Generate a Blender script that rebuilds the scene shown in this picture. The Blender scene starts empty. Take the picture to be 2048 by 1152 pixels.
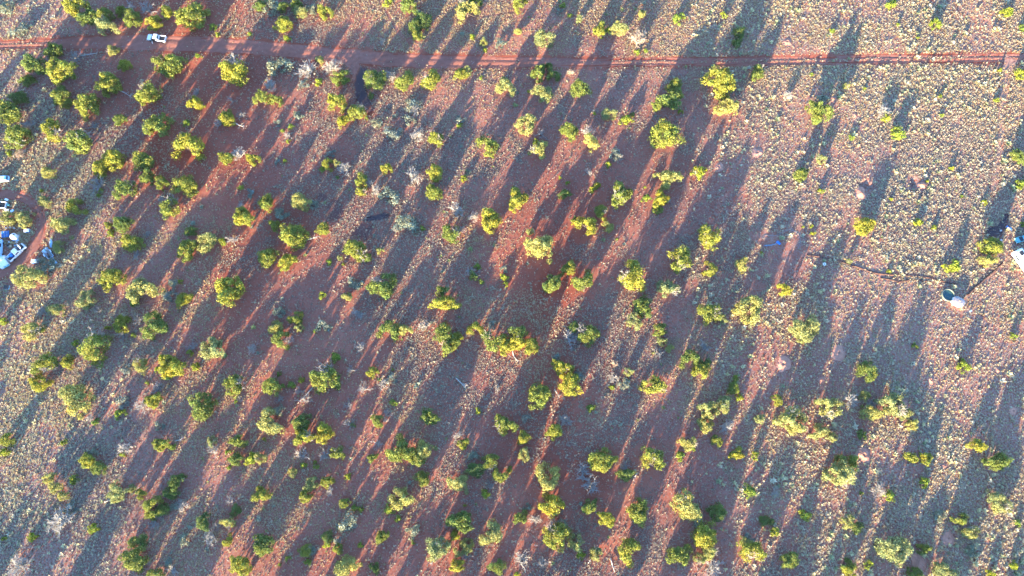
import bpy, math, random
import numpy as np
from mathutils import Vector, Matrix

R = math.radians
rng = np.random.default_rng(7)
random.seed(7)
scene = bpy.context.scene
COL = scene.collection

# ------------------------------------------------------------------ camera
CAM_H, TILT, HFOV = 180.0, R(15.0), R(73.0)
W, H = 2048, 1152
FPX = (W / 2) / math.tan(HFOV / 2)
cam_data = bpy.data.cameras.new('camera')
cam = bpy.data.objects.new('camera', cam_data)
COL.objects.link(cam)
cam.location = (0, 0, CAM_H)
cam.rotation_euler = (TILT, 0, 0)
cam_data.sensor_width = 36
cam_data.angle = HFOV
cam_data.clip_start = 1.0
cam_data.clip_end = 20000
scene.camera = cam

# ------------------------------------------------------------------ light
SUN_EL = R(9.0)
SH_AZ = R(27.2)                     # shadows run this far clockwise from +Y
world = bpy.data.worlds.new('World')
scene.world = world
world.use_nodes = True
wn = world.node_tree
sky = wn.nodes.new('ShaderNodeTexSky')
sky.sky_type = 'NISHITA'
sky.sun_disc = False
sky.sun_elevation = SUN_EL
sky.sun_rotation = SH_AZ + math.pi
sky.altitude = 1800
sky.air_density = 1.0
sky.dust_density = 0.5
sky.ozone_density = 3.3
wn.links.new(sky.outputs[0], wn.nodes['Background'].inputs[0])
wn.nodes['Background'].inputs[1].default_value = 0.15
sun_data = bpy.data.lights.new('sun', 'SUN')
sun_data.energy = 4.5
sun_data.angle = R(0.53)
sun_data.color = (1.0, 0.81, 0.52)
sun = bpy.data.objects.new('sun', sun_data)
COL.objects.link(sun)
SDIR = Vector((math.sin(SH_AZ) * math.cos(SUN_EL), math.cos(SH_AZ) * math.cos(SUN_EL), -math.sin(SUN_EL)))
sun.rotation_euler = SDIR.to_track_quat('-Z', 'Y').to_euler()
sun.location = (0, -50, 120)
scene.view_settings.view_transform = 'Standard'
scene.view_settings.look = 'None'
scene.view_settings.gamma = 1.0
scene.view_settings.exposure = 3.17
scene.cycles.max_bounces = 5
scene.cycles.diffuse_bounces = 3
scene.cycles.transparent_max_bounces = 6

# ------------------------------------------------------------------ pixel <-> world
CT, ST = math.cos(TILT), math.sin(TILT)
def ray(px, py):
    xc, yc = (px - W / 2), (H / 2 - py)
    return np.array([xc, yc * CT + FPX * ST, yc * ST - FPX * CT])
def at(px, py, z=0.0):
    """the point of the plain, at height z, that shows at a pixel of the 2048-wide photo"""
    d = ray(px, py)
    t = (z - CAM_H) / d[2]
    return (d[0] * t, d[1] * t)
def mpp(px, py):
    d = ray(px, py)
    return (-CAM_H / d[2]) * 1.0            # metres across per pixel there
def to_px(x, y, z=0.0):
    dz = z - CAM_H
    fwd = y * ST - dz * CT
    up = y * CT + dz * ST
    return W / 2 + FPX * x / fwd, H / 2 - FPX * up / fwd

# ------------------------------------------------------------------ helpers
def tag(o, label=None, cat=None, group=None, kind=None):
    if label: o['label'] = label
    if cat: o['category'] = cat
    if group: o['group'] = group
    if kind: o['kind'] = kind
    return o
def np_mesh(name, v, f, col=None, smooth=False):
    """mesh from numpy verts (n,3) and faces (m,k)"""
    v = np.asarray(v, np.float32); f = np.asarray(f, np.int32)
    me = bpy.data.meshes.new(name)
    n, (m, k) = len(v), f.shape
    me.vertices.add(n); me.vertices.foreach_set('co', v.ravel())
    me.loops.add(m * k); me.loops.foreach_set('vertex_index', f.ravel())
    me.polygons.add(m); me.polygons.foreach_set('loop_start', np.arange(0, m * k, k, dtype=np.int32))
    if smooth: me.polygons.foreach_set('use_smooth', np.ones(m, bool))
    if col is not None:
        a = me.color_attributes.new('tint', 'FLOAT_COLOR', 'POINT')
        c = np.ones((n, 4), np.float32); c[:, :3] = col
        a.data.foreach_set('color', c.ravel())
    me.update(calc_edges=True)
    return me
def link(name, me, parent=None, mat=None, loc=(0, 0, 0), rz=0.0, sc=(1, 1, 1)):
    o = bpy.data.objects.new(name, me)
    COL.objects.link(o)
    o.parent = parent
    o.location = loc; o.rotation_euler = (0, 0, rz); o.scale = sc
    if mat and me and not me.materials: me.materials.append(mat)
    return o
def empty(name, loc, rz=0.0):
    return link(name, None, None, None, loc, rz)

class MB:
    """collects simple solids into one mesh"""
    def __init__(s): s.v, s.f = [], []
    def add(s, verts, faces):
        b = len(s.v); s.v += [tuple(p) for p in verts]; s.f += [tuple(i + b for i in q) for q in faces]; return s
    def box(s, x0, x1, y0, y1, z0, z1, taper=0.0, ty=None):
        ty = taper if ty is None else ty
        p = [(x0, y0, z0), (x1, y0, z0), (x1, y1, z0), (x0, y1, z0),
             (x0 + taper, y0 + ty, z1), (x1 - taper, y0 + ty, z1), (x1 - taper, y1 - ty, z1), (x0 + taper, y1 - ty, z1)]
        return s.add(p, [(3, 2, 1, 0), (4, 5, 6, 7), (0, 1, 5, 4), (1, 2, 6, 5), (2, 3, 7, 6), (3, 0, 4, 7)])
    def prism(s, prof, y0, y1, inset=None):
        """side profile (x,z) swept across the width; inset[i] narrows point i"""
        n = len(prof); ins = inset or [0] * n
        a = [(x, y0 + i, z) for (x, z), i in zip(prof, ins)]
        b = [(x, y1 - i, z) for (x, z), i in zip(prof, ins)]
        fs = [tuple(range(n)), tuple(range(2 * n - 1, n - 1, -1))]
        fs += [(i, n + i, n + (i + 1) % n, (i + 1) % n) for i in range(n)]
        return s.add(a + b, fs)
    def tube(s, p, q, r0, r1, n=6, cap=True):
        p, q = Vector(p), Vector(q); d = (q - p).normalized()
        u = d.orthogonal().normalized(); w = d.cross(u)
        a = [p + r0 * (math.cos(t) * u + math.sin(t) * w) for t in (2 * math.pi * i / n for i in range(n))]
        b = [q + r1 * (math.cos(t) * u + math.sin(t) * w) for t in (2 * math.pi * i / n for i in range(n))]
        fs = [(i, (i + 1) % n, n + (i + 1) % n, n + i) for i in range(n)]
        if cap: fs += [tuple(range(n - 1, -1, -1)), tuple(range(n, 2 * n))]
        return s.add(a + b, fs)
    def lathe(s, prof, n=20, c=(0, 0)):
        """(r,z) profile round a vertical axis"""
        m = len(prof); vs = []
        for r, z in prof:
            vs += [(c[0] + r * math.cos(2 * math.pi * i / n), c[1] + r * math.sin(2 * math.pi * i / n), z) for i in range(n)]
        fs = [(j * n + i, j * n + (i + 1) % n, (j + 1) * n + (i + 1) % n, (j + 1) * n + i) for j in range(m - 1) for i in range(n)]
        fs += [tuple(range(n - 1, -1, -1)), tuple(range((m - 1) * n, m * n))]
        return s.add(vs, fs)
    def build(s, name, mat, parent=None, bevel=0.0, smooth=False, loc=(0, 0, 0), rz=0.0):
        me = bpy.data.meshes.new(name); me.from_pydata(s.v, [], s.f); me.update()
        if smooth: me.polygons.foreach_set('use_smooth', [True] * len(me.polygons))
        o = link(name, me, parent, mat, loc, rz)
        if bevel:
            b = o.modifiers.new('bevel', 'BEVEL'); b.width = bevel; b.segments = 2; b.limit_method = 'ANGLE'
        return o

# ------------------------------------------------------------------ materials
def new_mat(name):
    m = bpy.data.materials.new(name); m.use_nodes = True
    nt = m.node_tree; bs = nt.nodes['Principled BSDF']
    return m, nt, bs
def simple(name, col, rough=0.6, metal=0.0, noise=0.12, scale=3.0, coat=0.0):
    m, nt, bs = new_mat(name)
    bs.inputs['Roughness'].default_value = rough; bs.inputs['Metallic'].default_value = metal
    bs.inputs['Coat Weight'].default_value = coat
    tc = nt.nodes.new('ShaderNodeTexCoord')
    nz = nt.nodes.new('ShaderNodeTexNoise'); nz.inputs['Scale'].default_value = scale; nz.inputs['Detail'].default_value = 4
    nt.links.new(tc.outputs['Object'], nz.inputs['Vector'])
    mx = nt.nodes.new('ShaderNodeMix'); mx.data_type = 'RGBA'
    mx.inputs[6].default_value = (*[c * (1 - noise) for c in col], 1)
    mx.inputs[7].default_value = (*[min(1, c * (1 + noise)) for c in col], 1)
    nt.links.new(nz.outputs[0], mx.inputs[0]); nt.links.new(mx.outputs[2], bs.inputs['Base Color'])
    return m
def ramp(nt, src, stops):
    r = nt.nodes.new('ShaderNodeValToRGB'); e = r.color_ramp.elements
    while len(e) < len(stops): e.new(0.5)
    for el, (p, c) in zip(e, stops): el.position = p; el.color = (*c, 1)
    nt.links.new(src, r.inputs[0]); return r
def noise(nt, vec, scale, detail=4, rough=0.55):
    n = nt.nodes.new('ShaderNodeTexNoise'); n.inputs['Scale'].default_value = scale
    n.inputs['Detail'].default_value = detail; n.inputs['Roughness'].default_value = rough
    nt.links.new(vec, n.inputs['Vector']); return n
def mixc(nt, fac, a, b, mode='MIX'):
    m = nt.nodes.new('ShaderNodeMix'); m.data_type = 'RGBA'; m.blend_type = mode
    for s, x in ((0, fac), (6, a), (7, b)):
        if hasattr(x, 'is_linked'): nt.links.new(x, m.inputs[s])
        elif s == 0: m.inputs[0].default_value = x
        else: m.inputs[s].default_value = (*x, 1)
    return m.outputs[2]

def soil_mat(name, dark, mid, light, litter, ruts=False):
    m, nt, bs = new_mat(name)
    geo = nt.nodes.new('ShaderNodeNewGeometry'); pos = geo.outputs['Position']
    n1 = noise(nt, pos, 0.05, 5); n2 = noise(nt, pos, 0.9, 6, 0.65); n3 = noise(nt, pos, 6.0, 3, 0.7)
    c = ramp(nt, n1.outputs[0], [(0.3, dark), (0.5, mid), (0.72, light)]).outputs[0]
    v = ramp(nt, n2.outputs[0], [(0.25, (0.72,) * 3), (0.7, (1.18,) * 3)]).outputs[0]
    c = mixc(nt, 1.0, c, v, 'MULTIPLY')
    g = ramp(nt, n3.outputs[0], [(0.3, (0.8,) * 3), (0.7, (1.15,) * 3)]).outputs[0]
    c = mixc(nt, 1.0, c, g, 'MULTIPLY')
    if litter is not None:                      # dead grass stems lying on the soil
        at_ = nt.nodes.new('ShaderNodeVertexColor'); at_.layer_name = 'tint'
        sep = nt.nodes.new('ShaderNodeSeparateColor'); nt.links.new(at_.outputs[0], sep.inputs[0])
        n4 = noise(nt, pos, 2.2, 6, 0.75)
        r4 = ramp(nt, n4.outputs[0], [(0.40, (0,) * 3), (0.60, (1,) * 3)]).outputs[0]
        ml = nt.nodes.new('ShaderNodeMath'); ml.operation = 'MULTIPLY'
        nt.links.new(r4, ml.inputs[0]); nt.links.new(sep.outputs[0], ml.inputs[1])
        c = mixc(nt, ml.outputs[0], c, litter)
    nt.links.new(c, bs.inputs['Base Color'])
    bs.inputs['Roughness'].default_value = 0.95
    bs.inputs['Specular IOR Level'].default_value = 0.1
    nb = noise(nt, pos, 1.6, 7, 0.7)
    bp = nt.nodes.new('ShaderNodeBump'); bp.inputs['Strength'].default_value = 0.35; bp.inputs['Distance'].default_value = 0.12
    nt.links.new(nb.outputs[0], bp.inputs['Height']); nt.links.new(bp.outputs[0], bs.inputs['Normal'])
    return m
def leaf_mat(name, col, var=0.35, trans=0.25):
    """foliage: tint attribute varies each spray, object random shifts each plant"""
    m, nt, bs = new_mat(name)
    vc = nt.nodes.new('ShaderNodeVertexColor'); vc.layer_name = 'tint'
    oi = nt.nodes.new('ShaderNodeObjectInfo')
    r = ramp(nt, oi.outputs['Random'], [(0.0, (1 - var, 1 - 0.6 * var, 1.05)), (0.5, (1.0, 1.0, 1.0)), (1.0, (1 + var, 1 + 0.55 * var, 0.9))])
    c = mixc(nt, 1.0, (*col,), vc.outputs[0], 'MULTIPLY')
    c = mixc(nt, 1.0, c, r.outputs[0], 'MULTIPLY')
    out = nt.nodes['Material Output']
    bs.inputs['Roughness'].default_value = 0.7; bs.inputs['Specular IOR Level'].default_value = 0.15
    nt.links.new(c, bs.inputs['Base Color'])
    tr = nt.nodes.new('ShaderNodeBsdfTranslucent'); nt.links.new(c, tr.inputs['Color'])
    ms = nt.nodes.new('ShaderNodeMixShader'); ms.inputs[0].default_value = trans
    nt.links.new(bs.outputs[0], ms.inputs[1]); nt.links.new(tr.outputs[0], ms.inputs[2])
    nt.links.new(ms.outputs[0], out.inputs['Surface'])
    return m

M = {}
M['soil'] = soil_mat('red_soil', (0.20, 0.042, 0.025), (0.255, 0.060, 0.034), (0.305, 0.09, 0.052), (0.30, 0.25, 0.205))
M['road'] = soil_mat('road_soil', (0.22, 0.082, 0.057), (0.265, 0.105, 0.076), (0.315, 0.135, 0.1), None)
M['mound'] = soil_mat('mound_soil', (0.38, 0.17, 0.115), (0.44, 0.21, 0.145), (0.50, 0.25, 0.18), None)
M['path'] = soil_mat('path_soil', (0.33, 0.16, 0.11), (0.37, 0.19, 0.135), (0.42, 0.22, 0.16), None)
M['cinder'] = soil_mat('cinder', (0.21, 0.06, 0.036), (0.25, 0.075, 0.043), (0.29, 0.095, 0.055), (0.062, 0.044, 0.048))
for n_ in M['cinder'].node_tree.nodes:            # rim of bare soil, black grit thickening inwards
    if n_.type == 'VALTORGB' and abs(n_.color_ramp.elements[0].position - 0.40) < 1e-4: n_.color_ramp.elements[0].position = 0.18; n_.color_ramp.elements[1].position = 0.42
M['grass'] = leaf_mat('dry_grass', (1.0, 1.0, 1.0), 0.0, 0.2)
M['green'] = leaf_mat('juniper_green', (0.182, 0.196, 0.036), 0.36, 0.3)
M['pale'] = leaf_mat('juniper_pale', (0.235, 0.24, 0.082), 0.18, 0.3)
M['dark'] = leaf_mat('juniper_shaded', (0.115, 0.15, 0.035), 0.2, 0.25)  # darker copy of the juniper green, shade put into the leaf colour
M['shrub'] = leaf_mat('shrub_green', (0.18, 0.22, 0.03), 0.25, 0.3)
M['sage'] = leaf_mat('sage_grey', (0.17, 0.185, 0.135), 0.12, 0.2)
M['bark'] = simple('bark', (0.10, 0.075, 0.06), 0.9, noise=0.3, scale=5)
M['deadwood'] = simple('dead_wood', (0.35, 0.32, 0.285), 0.85, noise=0.2, scale=2)
M['tanwood'] = simple('tan_dead_wood', (0.46, 0.35, 0.26), 0.85, noise=0.2, scale=2)
M['greywood'] = simple('grey_dead_wood', (0.26, 0.24, 0.22), 0.85, noise=0.25, scale=2)
M['white'] = simple('white_paint', (0.80, 0.80, 0.80), 0.35, noise=0.05, coat=0.4)
M['offwhite'] = simple('weathered_white', (0.70, 0.70, 0.68), 0.6, noise=0.12)
M['plastic'] = simple('white_plastic', (0.75, 0.76, 0.78), 0.5, noise=0.06)
M['black'] = simple('black_trim', (0.02, 0.02, 0.022), 0.6)
M['rubber'] = simple('tyre_rubber', (0.025, 0.025, 0.027), 0.85)
M['glass'] = simple('tinted_glass', (0.02, 0.03, 0.045), 0.08, noise=0.02)
M['steel'] = simple('steel', (0.45, 0.46, 0.48), 0.4, 0.8)
M['lamp'] = simple('lamp_lens', (0.6, 0.6, 0.58), 0.2)
M['redlamp'] = simple('tail_lens', (0.35, 0.02, 0.02), 0.3)
M['blue'] = simple('blue_plastic', (0.03, 0.22, 0.62), 0.5)
M['bluepale'] = simple('pale_blue_paint', (0.35, 0.58, 0.78), 0.45)
M['teal'] = simple('teal_paint', (0.10, 0.34, 0.36), 0.35, coat=0.4)
M['panel'] = simple('solar_cell', (0.02, 0.10, 0.28), 0.2)
M['tank'] = simple('galvanised_tank', (0.13, 0.15, 0.12), 0.7, 0.0, noise=0.2)
M['ditchshade'] = simple('ditch_shade_soil', (0.085, 0.040, 0.030), 0.95, noise=0.35, scale=2)  # bank earth toned dark to stand in for shade in the ditch
M['sheet'] = simple('faded_blue_sheet', (0.13, 0.21, 0.30), 0.6)
M['water'] = simple('tank_water', (0.025, 0.07, 0.075), 0.3, noise=0.1)
M['rust'] = simple('rust', (0.22, 0.09, 0.05), 0.8, noise=0.3)
M['wood'] = simple('weathered_timber', (0.42, 0.30, 0.18), 0.8, noise=0.2)
M['pipe'] = simple('grey_plastic_pipe', (0.24, 0.21, 0.22), 0.5)

# ------------------------------------------------------------------ layout of the plain
# lines are given in photo pixels and turned into ground points
def pts(seq): return np.array([at(a, b) for a, b, *_ in seq])
ROAD = [(-260, 96, 16), (-60, 92, 16), (0, 90, 16), (90, 88, 17), (150, 86, 24), (250, 84, 28), (330, 85, 34), (420, 91, 30), (560, 98, 29),
        (700, 113, 28), (800, 121, 28), (900, 124, 27), (1024, 125, 22), (1150, 125, 18), (1280, 125, 17), (1536, 122, 17), (1800, 118, 18),
        (1950, 117, 18), (2048, 117, 18), (2120, 116, 18), (2320, 114, 18)]
LOOP = [(-200, 375, 18), (-60, 382, 18), (0, 388, 20), (30, 390, 19), (55, 399, 18), (74, 415, 18), (83, 435, 19), (84, 455, 20), (77, 480, 20), (62, 503, 20),
        (40, 523, 20), (12, 542, 22), (-40, 560, 22), (-200, 600, 22)]
BRANCH = [(690, 114, 22), (712, 132, 20), (716, 165, 17), (724, 195, 15), (738, 225, 14)]
EASTPATH = [(2024, 117, 24), (2014, 140, 18), (2009, 175, 17), (2002, 215, 11), (2001, 285, 14), (1993, 340, 13), (1986, 390, 9)]
OLDTRACK = [(770, 20, 5), (790, 55, 6), (815, 85, 8), (850, 106, 8)]
SCRAPES = [[(232, 140, 8), (260, 150, 10), (240, 180, 8)], [(455, 410, 9), (390, 380, 12), (400, 340, 14)], [(860, 960, 12), (890, 900, 10), (930, 830, 8)],
           [(1478, 225, 12), (1490, 250, 10)], [(1610, 262, 12), (1600, 290, 10)], [(1464, 1100, 9), (1450, 1152, 12)],
           [(1512, 470, 26), (1560, 490, 34), (1580, 530, 36), (1555, 560, 30)], [(1600, 500, 14), (1590, 560, 14)]]
CINDER = [  # outline of each dark patch
    [(722, 136), (714, 150), (709, 168), (711, 190), (717, 206), (730, 217), (744, 212), (738, 198), (732, 180), (728, 160), (733, 142), (730, 135)],
    [(729, 441), (735, 434), (752, 430), (768, 425), (782, 427), (777, 434), (764, 439), (748, 442), (736, 443)],
    [(654, 415), (662, 402), (672, 398), (686, 410), (690, 428), (676, 440), (660, 440), (655, 428)],
    [(700, 462), (716, 449), (735, 446), (752, 452), (746, 470), (733, 482), (716, 472), (704, 474)],
    [(632, 390), (642, 385), (656, 392), (652, 404), (640, 402)],
    [(1968, 466), (1976, 458), (1994, 452), (2004, 440), (2012, 425), (2018, 430), (2014, 446), (2006, 462), (2002, 472), (1980, 475)],
]
MOUNDS = [  # x, y, diameter px, height m, hole, label
    (1678, 706, 30, 0.55, 1, 'wide bare pink anthill with a dark hole in its middle'),
    (1566, 728, 32, 0.55, 1, 'pale arrowhead-shaped bare anthill at the edge of the junipers'),
    (1574, 84, 19, 0.4, 1, 'round pink anthill just above the two-track road'),
    (1667, 199, 14, 0.35, 0, 'small red dirt hump beside the large yellow juniper'),
    (1708, 231, 12, 0.3, 0, 'small pink dirt hump in pale grass below the road'),
    (1861, 760, 15, 0.45, 1, 'small red anthill below the red dug pits'),
    (2026, 822, 17, 0.45, 1, 'round red anthill standing in a wide tree shadow'),
    (1996, 741, 12, 0.25, 0, 'flat faint pink dirt patch in pale grass'),
    (1896, 1076, 27, 0.5, 1, 'bare pink anthill under two junipers low in the photo'),
    (1728, 910, 30, 0.6, 1, 'tall bare pink anthill casting a small pointed shadow'),
    (1438, 333, 20, 0.4, 1, 'dug red anthill beside the lone bright juniper'),
    (1515, 305, 22, 0.4, 1, 'red anthill at the edge of the yellow scrub'),
    (1644, 760, 16, 0.25, 0, 'bare reddish dirt patch in a sunlit gap'),
    (1888, 932, 13, 0.25, 0, 'flat pink dirt patch beside low dark junipers'),
    (1836, 1124, 30, 0.3, 0, 'broad bare pink dirt patch at the lower edge'),
    (1722, 388, 26, 0.7, 0, 'red spoil heap beside the long dug pit'),
    (1845, 371, 20, 0.8, 0, 'small steep pink spoil heap beside the short dug pit'),
    (1808, 810, 20, 0.2, 0, 'reddish bare dirt patch under the pale juniper thicket'),
]
def polyline_px(seq, step=3.0):
    a = np.array(seq, float); out = []
    for p, q in zip(a[:-1], a[1:]):
        n = max(1, int(np.hypot(*(q - p)[:2]) / step))
        out += [p + (q - p) * i / n for i in range(n)]
    return np.array(out + [a[-1]])
def smooth_line(seq, it=2):
    a = np.array(seq, float)
    for _ in range(it):                       # corner cutting
        q = 0.75 * a[:-1] + 0.25 * a[1:]; r = 0.25 * a[:-1] + 0.75 * a[1:]
        a = np.vstack([a[:1], np.stack([q, r], 1).reshape(-1, a.shape[1]), a[-1:]])
    return a
def dist_width(X, Y, seq):
    """signed: distance from the line minus its half width, in px, on arrays of px"""
    a = smooth_line(seq, 1); X = np.asarray(X, float); Y = np.asarray(Y, float)
    b = (X > a[:, 0].min() - 60) & (X < a[:, 0].max() + 60) & (Y > a[:, 1].min() - 60) & (Y < a[:, 1].max() + 60)
    full = np.full(X.shape, 1e3); X, Y = X[b], Y[b]; best = np.full(X.shape, 1e3)
    for p, q in zip(a[:-1], a[1:]):
        d = q[:2] - p[:2]; L = max(1e-9, d @ d)
        t = np.clip(((X - p[0]) * d[0] + (Y - p[1]) * d[1]) / L, 0, 1)
        dd = np.hypot(X - p[0] - t * d[0], Y - p[1] - t * d[1]) - 0.5 * (p[2] + t * (q[2] - p[2]))
        best = np.minimum(best, dd)
    full[b] = best
    return full
def in_poly(X, Y, poly):
    ins = np.zeros(X.shape, bool)
    for (x0, y0), (x1, y1) in zip(poly, poly[1:] + poly[:1]):
        c = ((y0 > Y) != (y1 > Y)) & (X < (x1 - x0) * (Y - y0) / (y1 - y0 + 1e-12) + x0); ins ^= c
    return ins

# coarse reading of how much grass covers the plain (128 px cells of the photo), 0..9
DENS = np.array([[int(c) for c in r] for r in (
    '9755667777899999', '8655667777779999', '7745667766679999', '6875566655778899', '8775666646777999',
    '9876666656777999', '9876666656777799', '9877666655677899', '9877666666777888')], float)
def dens_at(X, Y):
    gx = np.clip(X / 128 - 0.5, 0, 14.999); gy = np.clip(Y / 128 - 0.5, 0, 7.999)
    i, j = gx.astype(int), gy.astype(int); u, v = gx - i, gy - j
    D = DENS
    return ((1 - u) * (1 - v) * D[j, i] + u * (1 - v) * D[j, i + 1] + (1 - u) * v * D[j + 1, i] + u * v * D[j + 1, i + 1]) / 9.0
_w = [(rng.uniform(0, 2 * math.pi), rng.uniform(0, 6.28), k) for k in np.geomspace(0.06, 1.2, 26)]
def fbm(x, y):
    s = np.zeros_like(x)
    for a, p, k in _w:
        s += np.sin(k * (x * math.cos(a) + y * math.sin(a)) + p + 1.5 * np.sin(0.37 * k * (x * math.sin(a) - y * math.cos(a)) + 2 * p)) * k ** -0.75
    return s / 6.0
def relief(x, y):
    X, Y = to_px(x, y)
    d = np.minimum(dist_width(X, Y, ROAD), dist_width(X, Y, LOOP))
    for s in (BRANCH, EASTPATH): d = np.minimum(d, dist_width(X, Y, s))
    for p in CINDER:
        c = np.mean(p, 0); d = np.minimum(d, np.hypot(X - c[0], Y - c[1]) - 45)
    m = np.clip((d - 2) / 14.0, 0, 1)
    z = 0.05 * fbm(x, y) * m
    # two dug pits and the long trench
    for cx, cy, ux, uy, a, b, dep in PITS:
        gx, gy = at(cx, cy); c, s_ = ux, uy
        e = ((x - gx) * c + (y - gy) * s_) / a; f = (-(x - gx) * s_ + (y - gy) * c) / b
        z -= dep * np.clip(1.35 * (1 - e * e - f * f), 0, 1)
    return z
PITS = [(1735, 373, 0.96, -0.28, 3.1, 1.1, 0.9), (1826, 366, 0.1, 0.995, 1.9, 0.7, 0.9)]
TRENCH = [(1614, 508, 2.5), (1650, 513, 3), (1690, 524, 3), (1730, 538, 3), (1755, 546, 3), (1800, 549, 3), (1850, 551, 2.5), (1882, 560, 2), (1915, 566, 1.5)]

# ground: fine sheet under the photo, wide apron to the horizon
xs = np.concatenate([[-6000, -2500, -1000, -400], np.arange(-260, 260.1, 0.9), [400, 1000, 2500, 6000]])
ys = np.concatenate([[-6000, -2500, -1000, -300], np.arange(-80, 190.1, 0.9), [300, 600, 1500, 6000, 9000]])
gx, gy = np.meshgrid(xs, ys)
fine = (np.abs(gx) <= 262) & (gy >= -81) & (gy <= 191)
PXg, PYg = np.where(fine, to_px(gx, np.where(fine, gy, 0)), 0)
gz = np.where(fine, relief(gx, np.where(fine, gy, 0)), 0.0)
droad = np.minimum(dist_width(PXg, PYg, ROAD), dist_width(PXg, PYg, LOOP))
for s in (BRANCH, EASTPATH): droad = np.minimum(droad, dist_width(PXg, PYg, s))
gz = gz - 0.16 * np.clip((-droad - 3) / 3.5, 0, 1) * fine
nx, ny = len(xs), len(ys)
idx = np.arange(nx * ny).reshape(ny, nx)
gf = np.stack([idx[:-1, :-1], idx[:-1, 1:], idx[1:, 1:], idx[1:, :-1]], -1).reshape(-1, 4)
cover = np.clip(dens_at(PXg, PYg) * 1.7 - 0.8, 0, 0.8) * np.clip(droad / 8, 0, 1)
gv = np.stack([gx, gy, gz], -1).reshape(-1, 3)
gcol = np.repeat(cover.reshape(-1, 1), 3, 1)
ground = link('ground', np_mesh('ground', gv, gf, gcol, True), None, M['soil'])
tag(ground, 'flat red soil plain with scattered dry grass', kind='structure')

# ------------------------------------------------------------------ roads: strips with two worn ruts and ragged edges
def strip(name, seq, label, lift=0.006, rut=0.07, ragged=0.16, seed=1, mat='road'):
    r = np.random.default_rng(seed)
    a = smooth_line(seq, 3); a = polyline_px(a, 6.0)
    a[:, 1] += 1.1 * np.interp(np.arange(len(a)), np.arange(0, len(a) + 8, 7), r.normal(0, 1, len(np.arange(0, len(a) + 8, 7))))
    c = np.array([at(x, y) for x, y, w in a]); wid = np.array([w * mpp(x, y) for x, y, w in a])
    t = np.gradient(c, axis=0); t /= np.linalg.norm(t, axis=1, keepdims=True); nrm = np.stack([-t[:, 1], t[:, 0]], 1)
    u = np.array([-0.5, -0.42, -0.36, -0.30, -0.24, -0.17, -0.08, 0, 0.08, 0.17, 0.24, 0.30, 0.36, 0.42, 0.5])
    prof = np.array([0, 0.015, -0.4, -1, -1, -0.35, 0.2, 0.35, 0.2, -0.35, -1, -1, -0.4, 0.015, 0]) * rut
    n, k = len(c), len(u); V = np.zeros((n, k, 3))
    lo = lambda: np.interp(np.arange(n), np.arange(0, n + 6, 5), r.normal(0, 1, len(np.arange(0, n + 6, 5))))
    jl = 0.95 + ragged * np.abs(0.7 * r.normal(size=n) + lo()); jr = 0.95 + ragged * np.abs(0.7 * r.normal(size=n) + lo())
    for j in range(k):
        e = np.where(u[j] < 0, jl, jr) if abs(u[j]) > 0.4 else 1.0
        V[:, j, :2] = c + nrm * (wid * u[j] * e)[:, None]
        V[:, j, 2] = lift + prof[j] + (0.012 * r.normal(size=n) if 0 < j < k - 1 else 0)
    i = np.arange(n * k).reshape(n, k)
    f = np.stack([i[:-1, :-1], i[1:, :-1], i[1:, 1:], i[:-1, 1:]], -1).reshape(-1, 4)
    o = link(name, np_mesh(name, V.reshape(-1, 3), f, None, True), None, M[mat])
    return tag(o, label, kind='structure')
strip('dirt_road', ROAD, 'red dirt two-track road running across the plain', seed=2)
strip('loop_track', LOOP, 'red dirt track looping round the camp', lift=0.012, seed=3)
strip('side_track', BRANCH, 'short dirt track turning off the road beside black cinders', lift=0.018, rut=0.03, seed=4)
strip('foot_path', EASTPATH, 'pale narrow dirt path leaving the road', lift=0.016, rut=0.03, seed=5, ragged=0.3, mat='path')
for n_, poly in enumerate(CINDER):
    r = np.random.default_rng(40 + n_)
    a = np.array(poly, float); P = []
    for p, q in zip(a, np.roll(a, -1, 0)):
        for t in np.linspace(0, 1, 6, endpoint=False): P.append(p + (q - p) * t + r.normal(0, 0.9, 2))
    P = np.array(P); c = P.mean(0)
    rings = [np.array([at(*(c + (p - c) * s)) for p in P]) for s in (1.12, 0.9, 0.55)]
    k = len(P); V = [np.c_[g, np.full(k, 0.022 + h) + (0.02 * r.random(k) if h else 0)] for g, h in zip(rings, (0, 0.02, 0.03))]
    V = np.vstack(V + [np.array([[*at(*c), 0.05]])])
    f = []
    for j in range(2): f += [(j * k + i, j * k + (i + 1) % k, (j + 1) * k + (i + 1) % k) for i in range(k)] + [(j * k + i, (j + 1) * k + (i + 1) % k, (j + 1) * k + i) for i in range(k)]
    f += [(2 * k + i, 2 * k + (i + 1) % k, 3 * k) for i in range(k)]
    o = link('cinder_patch', np_mesh('cinder_patch', V, np.array(f), (np.r_[np.zeros(k), np.full(k, 0.92), np.ones(k + 1)] * (1.0 if n_ in (0, 1, 5) else 0.62))[:, None] * np.ones((1, 3)), True), None, M['cinder'])
    tag(o, kind='structure')
    o['label'] = ['curved strip of black cinders beside the side track', 'lens-shaped patch of black cinders amid grass', 'blue-black cinder patch under grass tufts',
                  'dark cinder patch above a large juniper', 'small dark cinder patch above the others', 'black scorched patch beside the white trailer'][n_]

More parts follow.
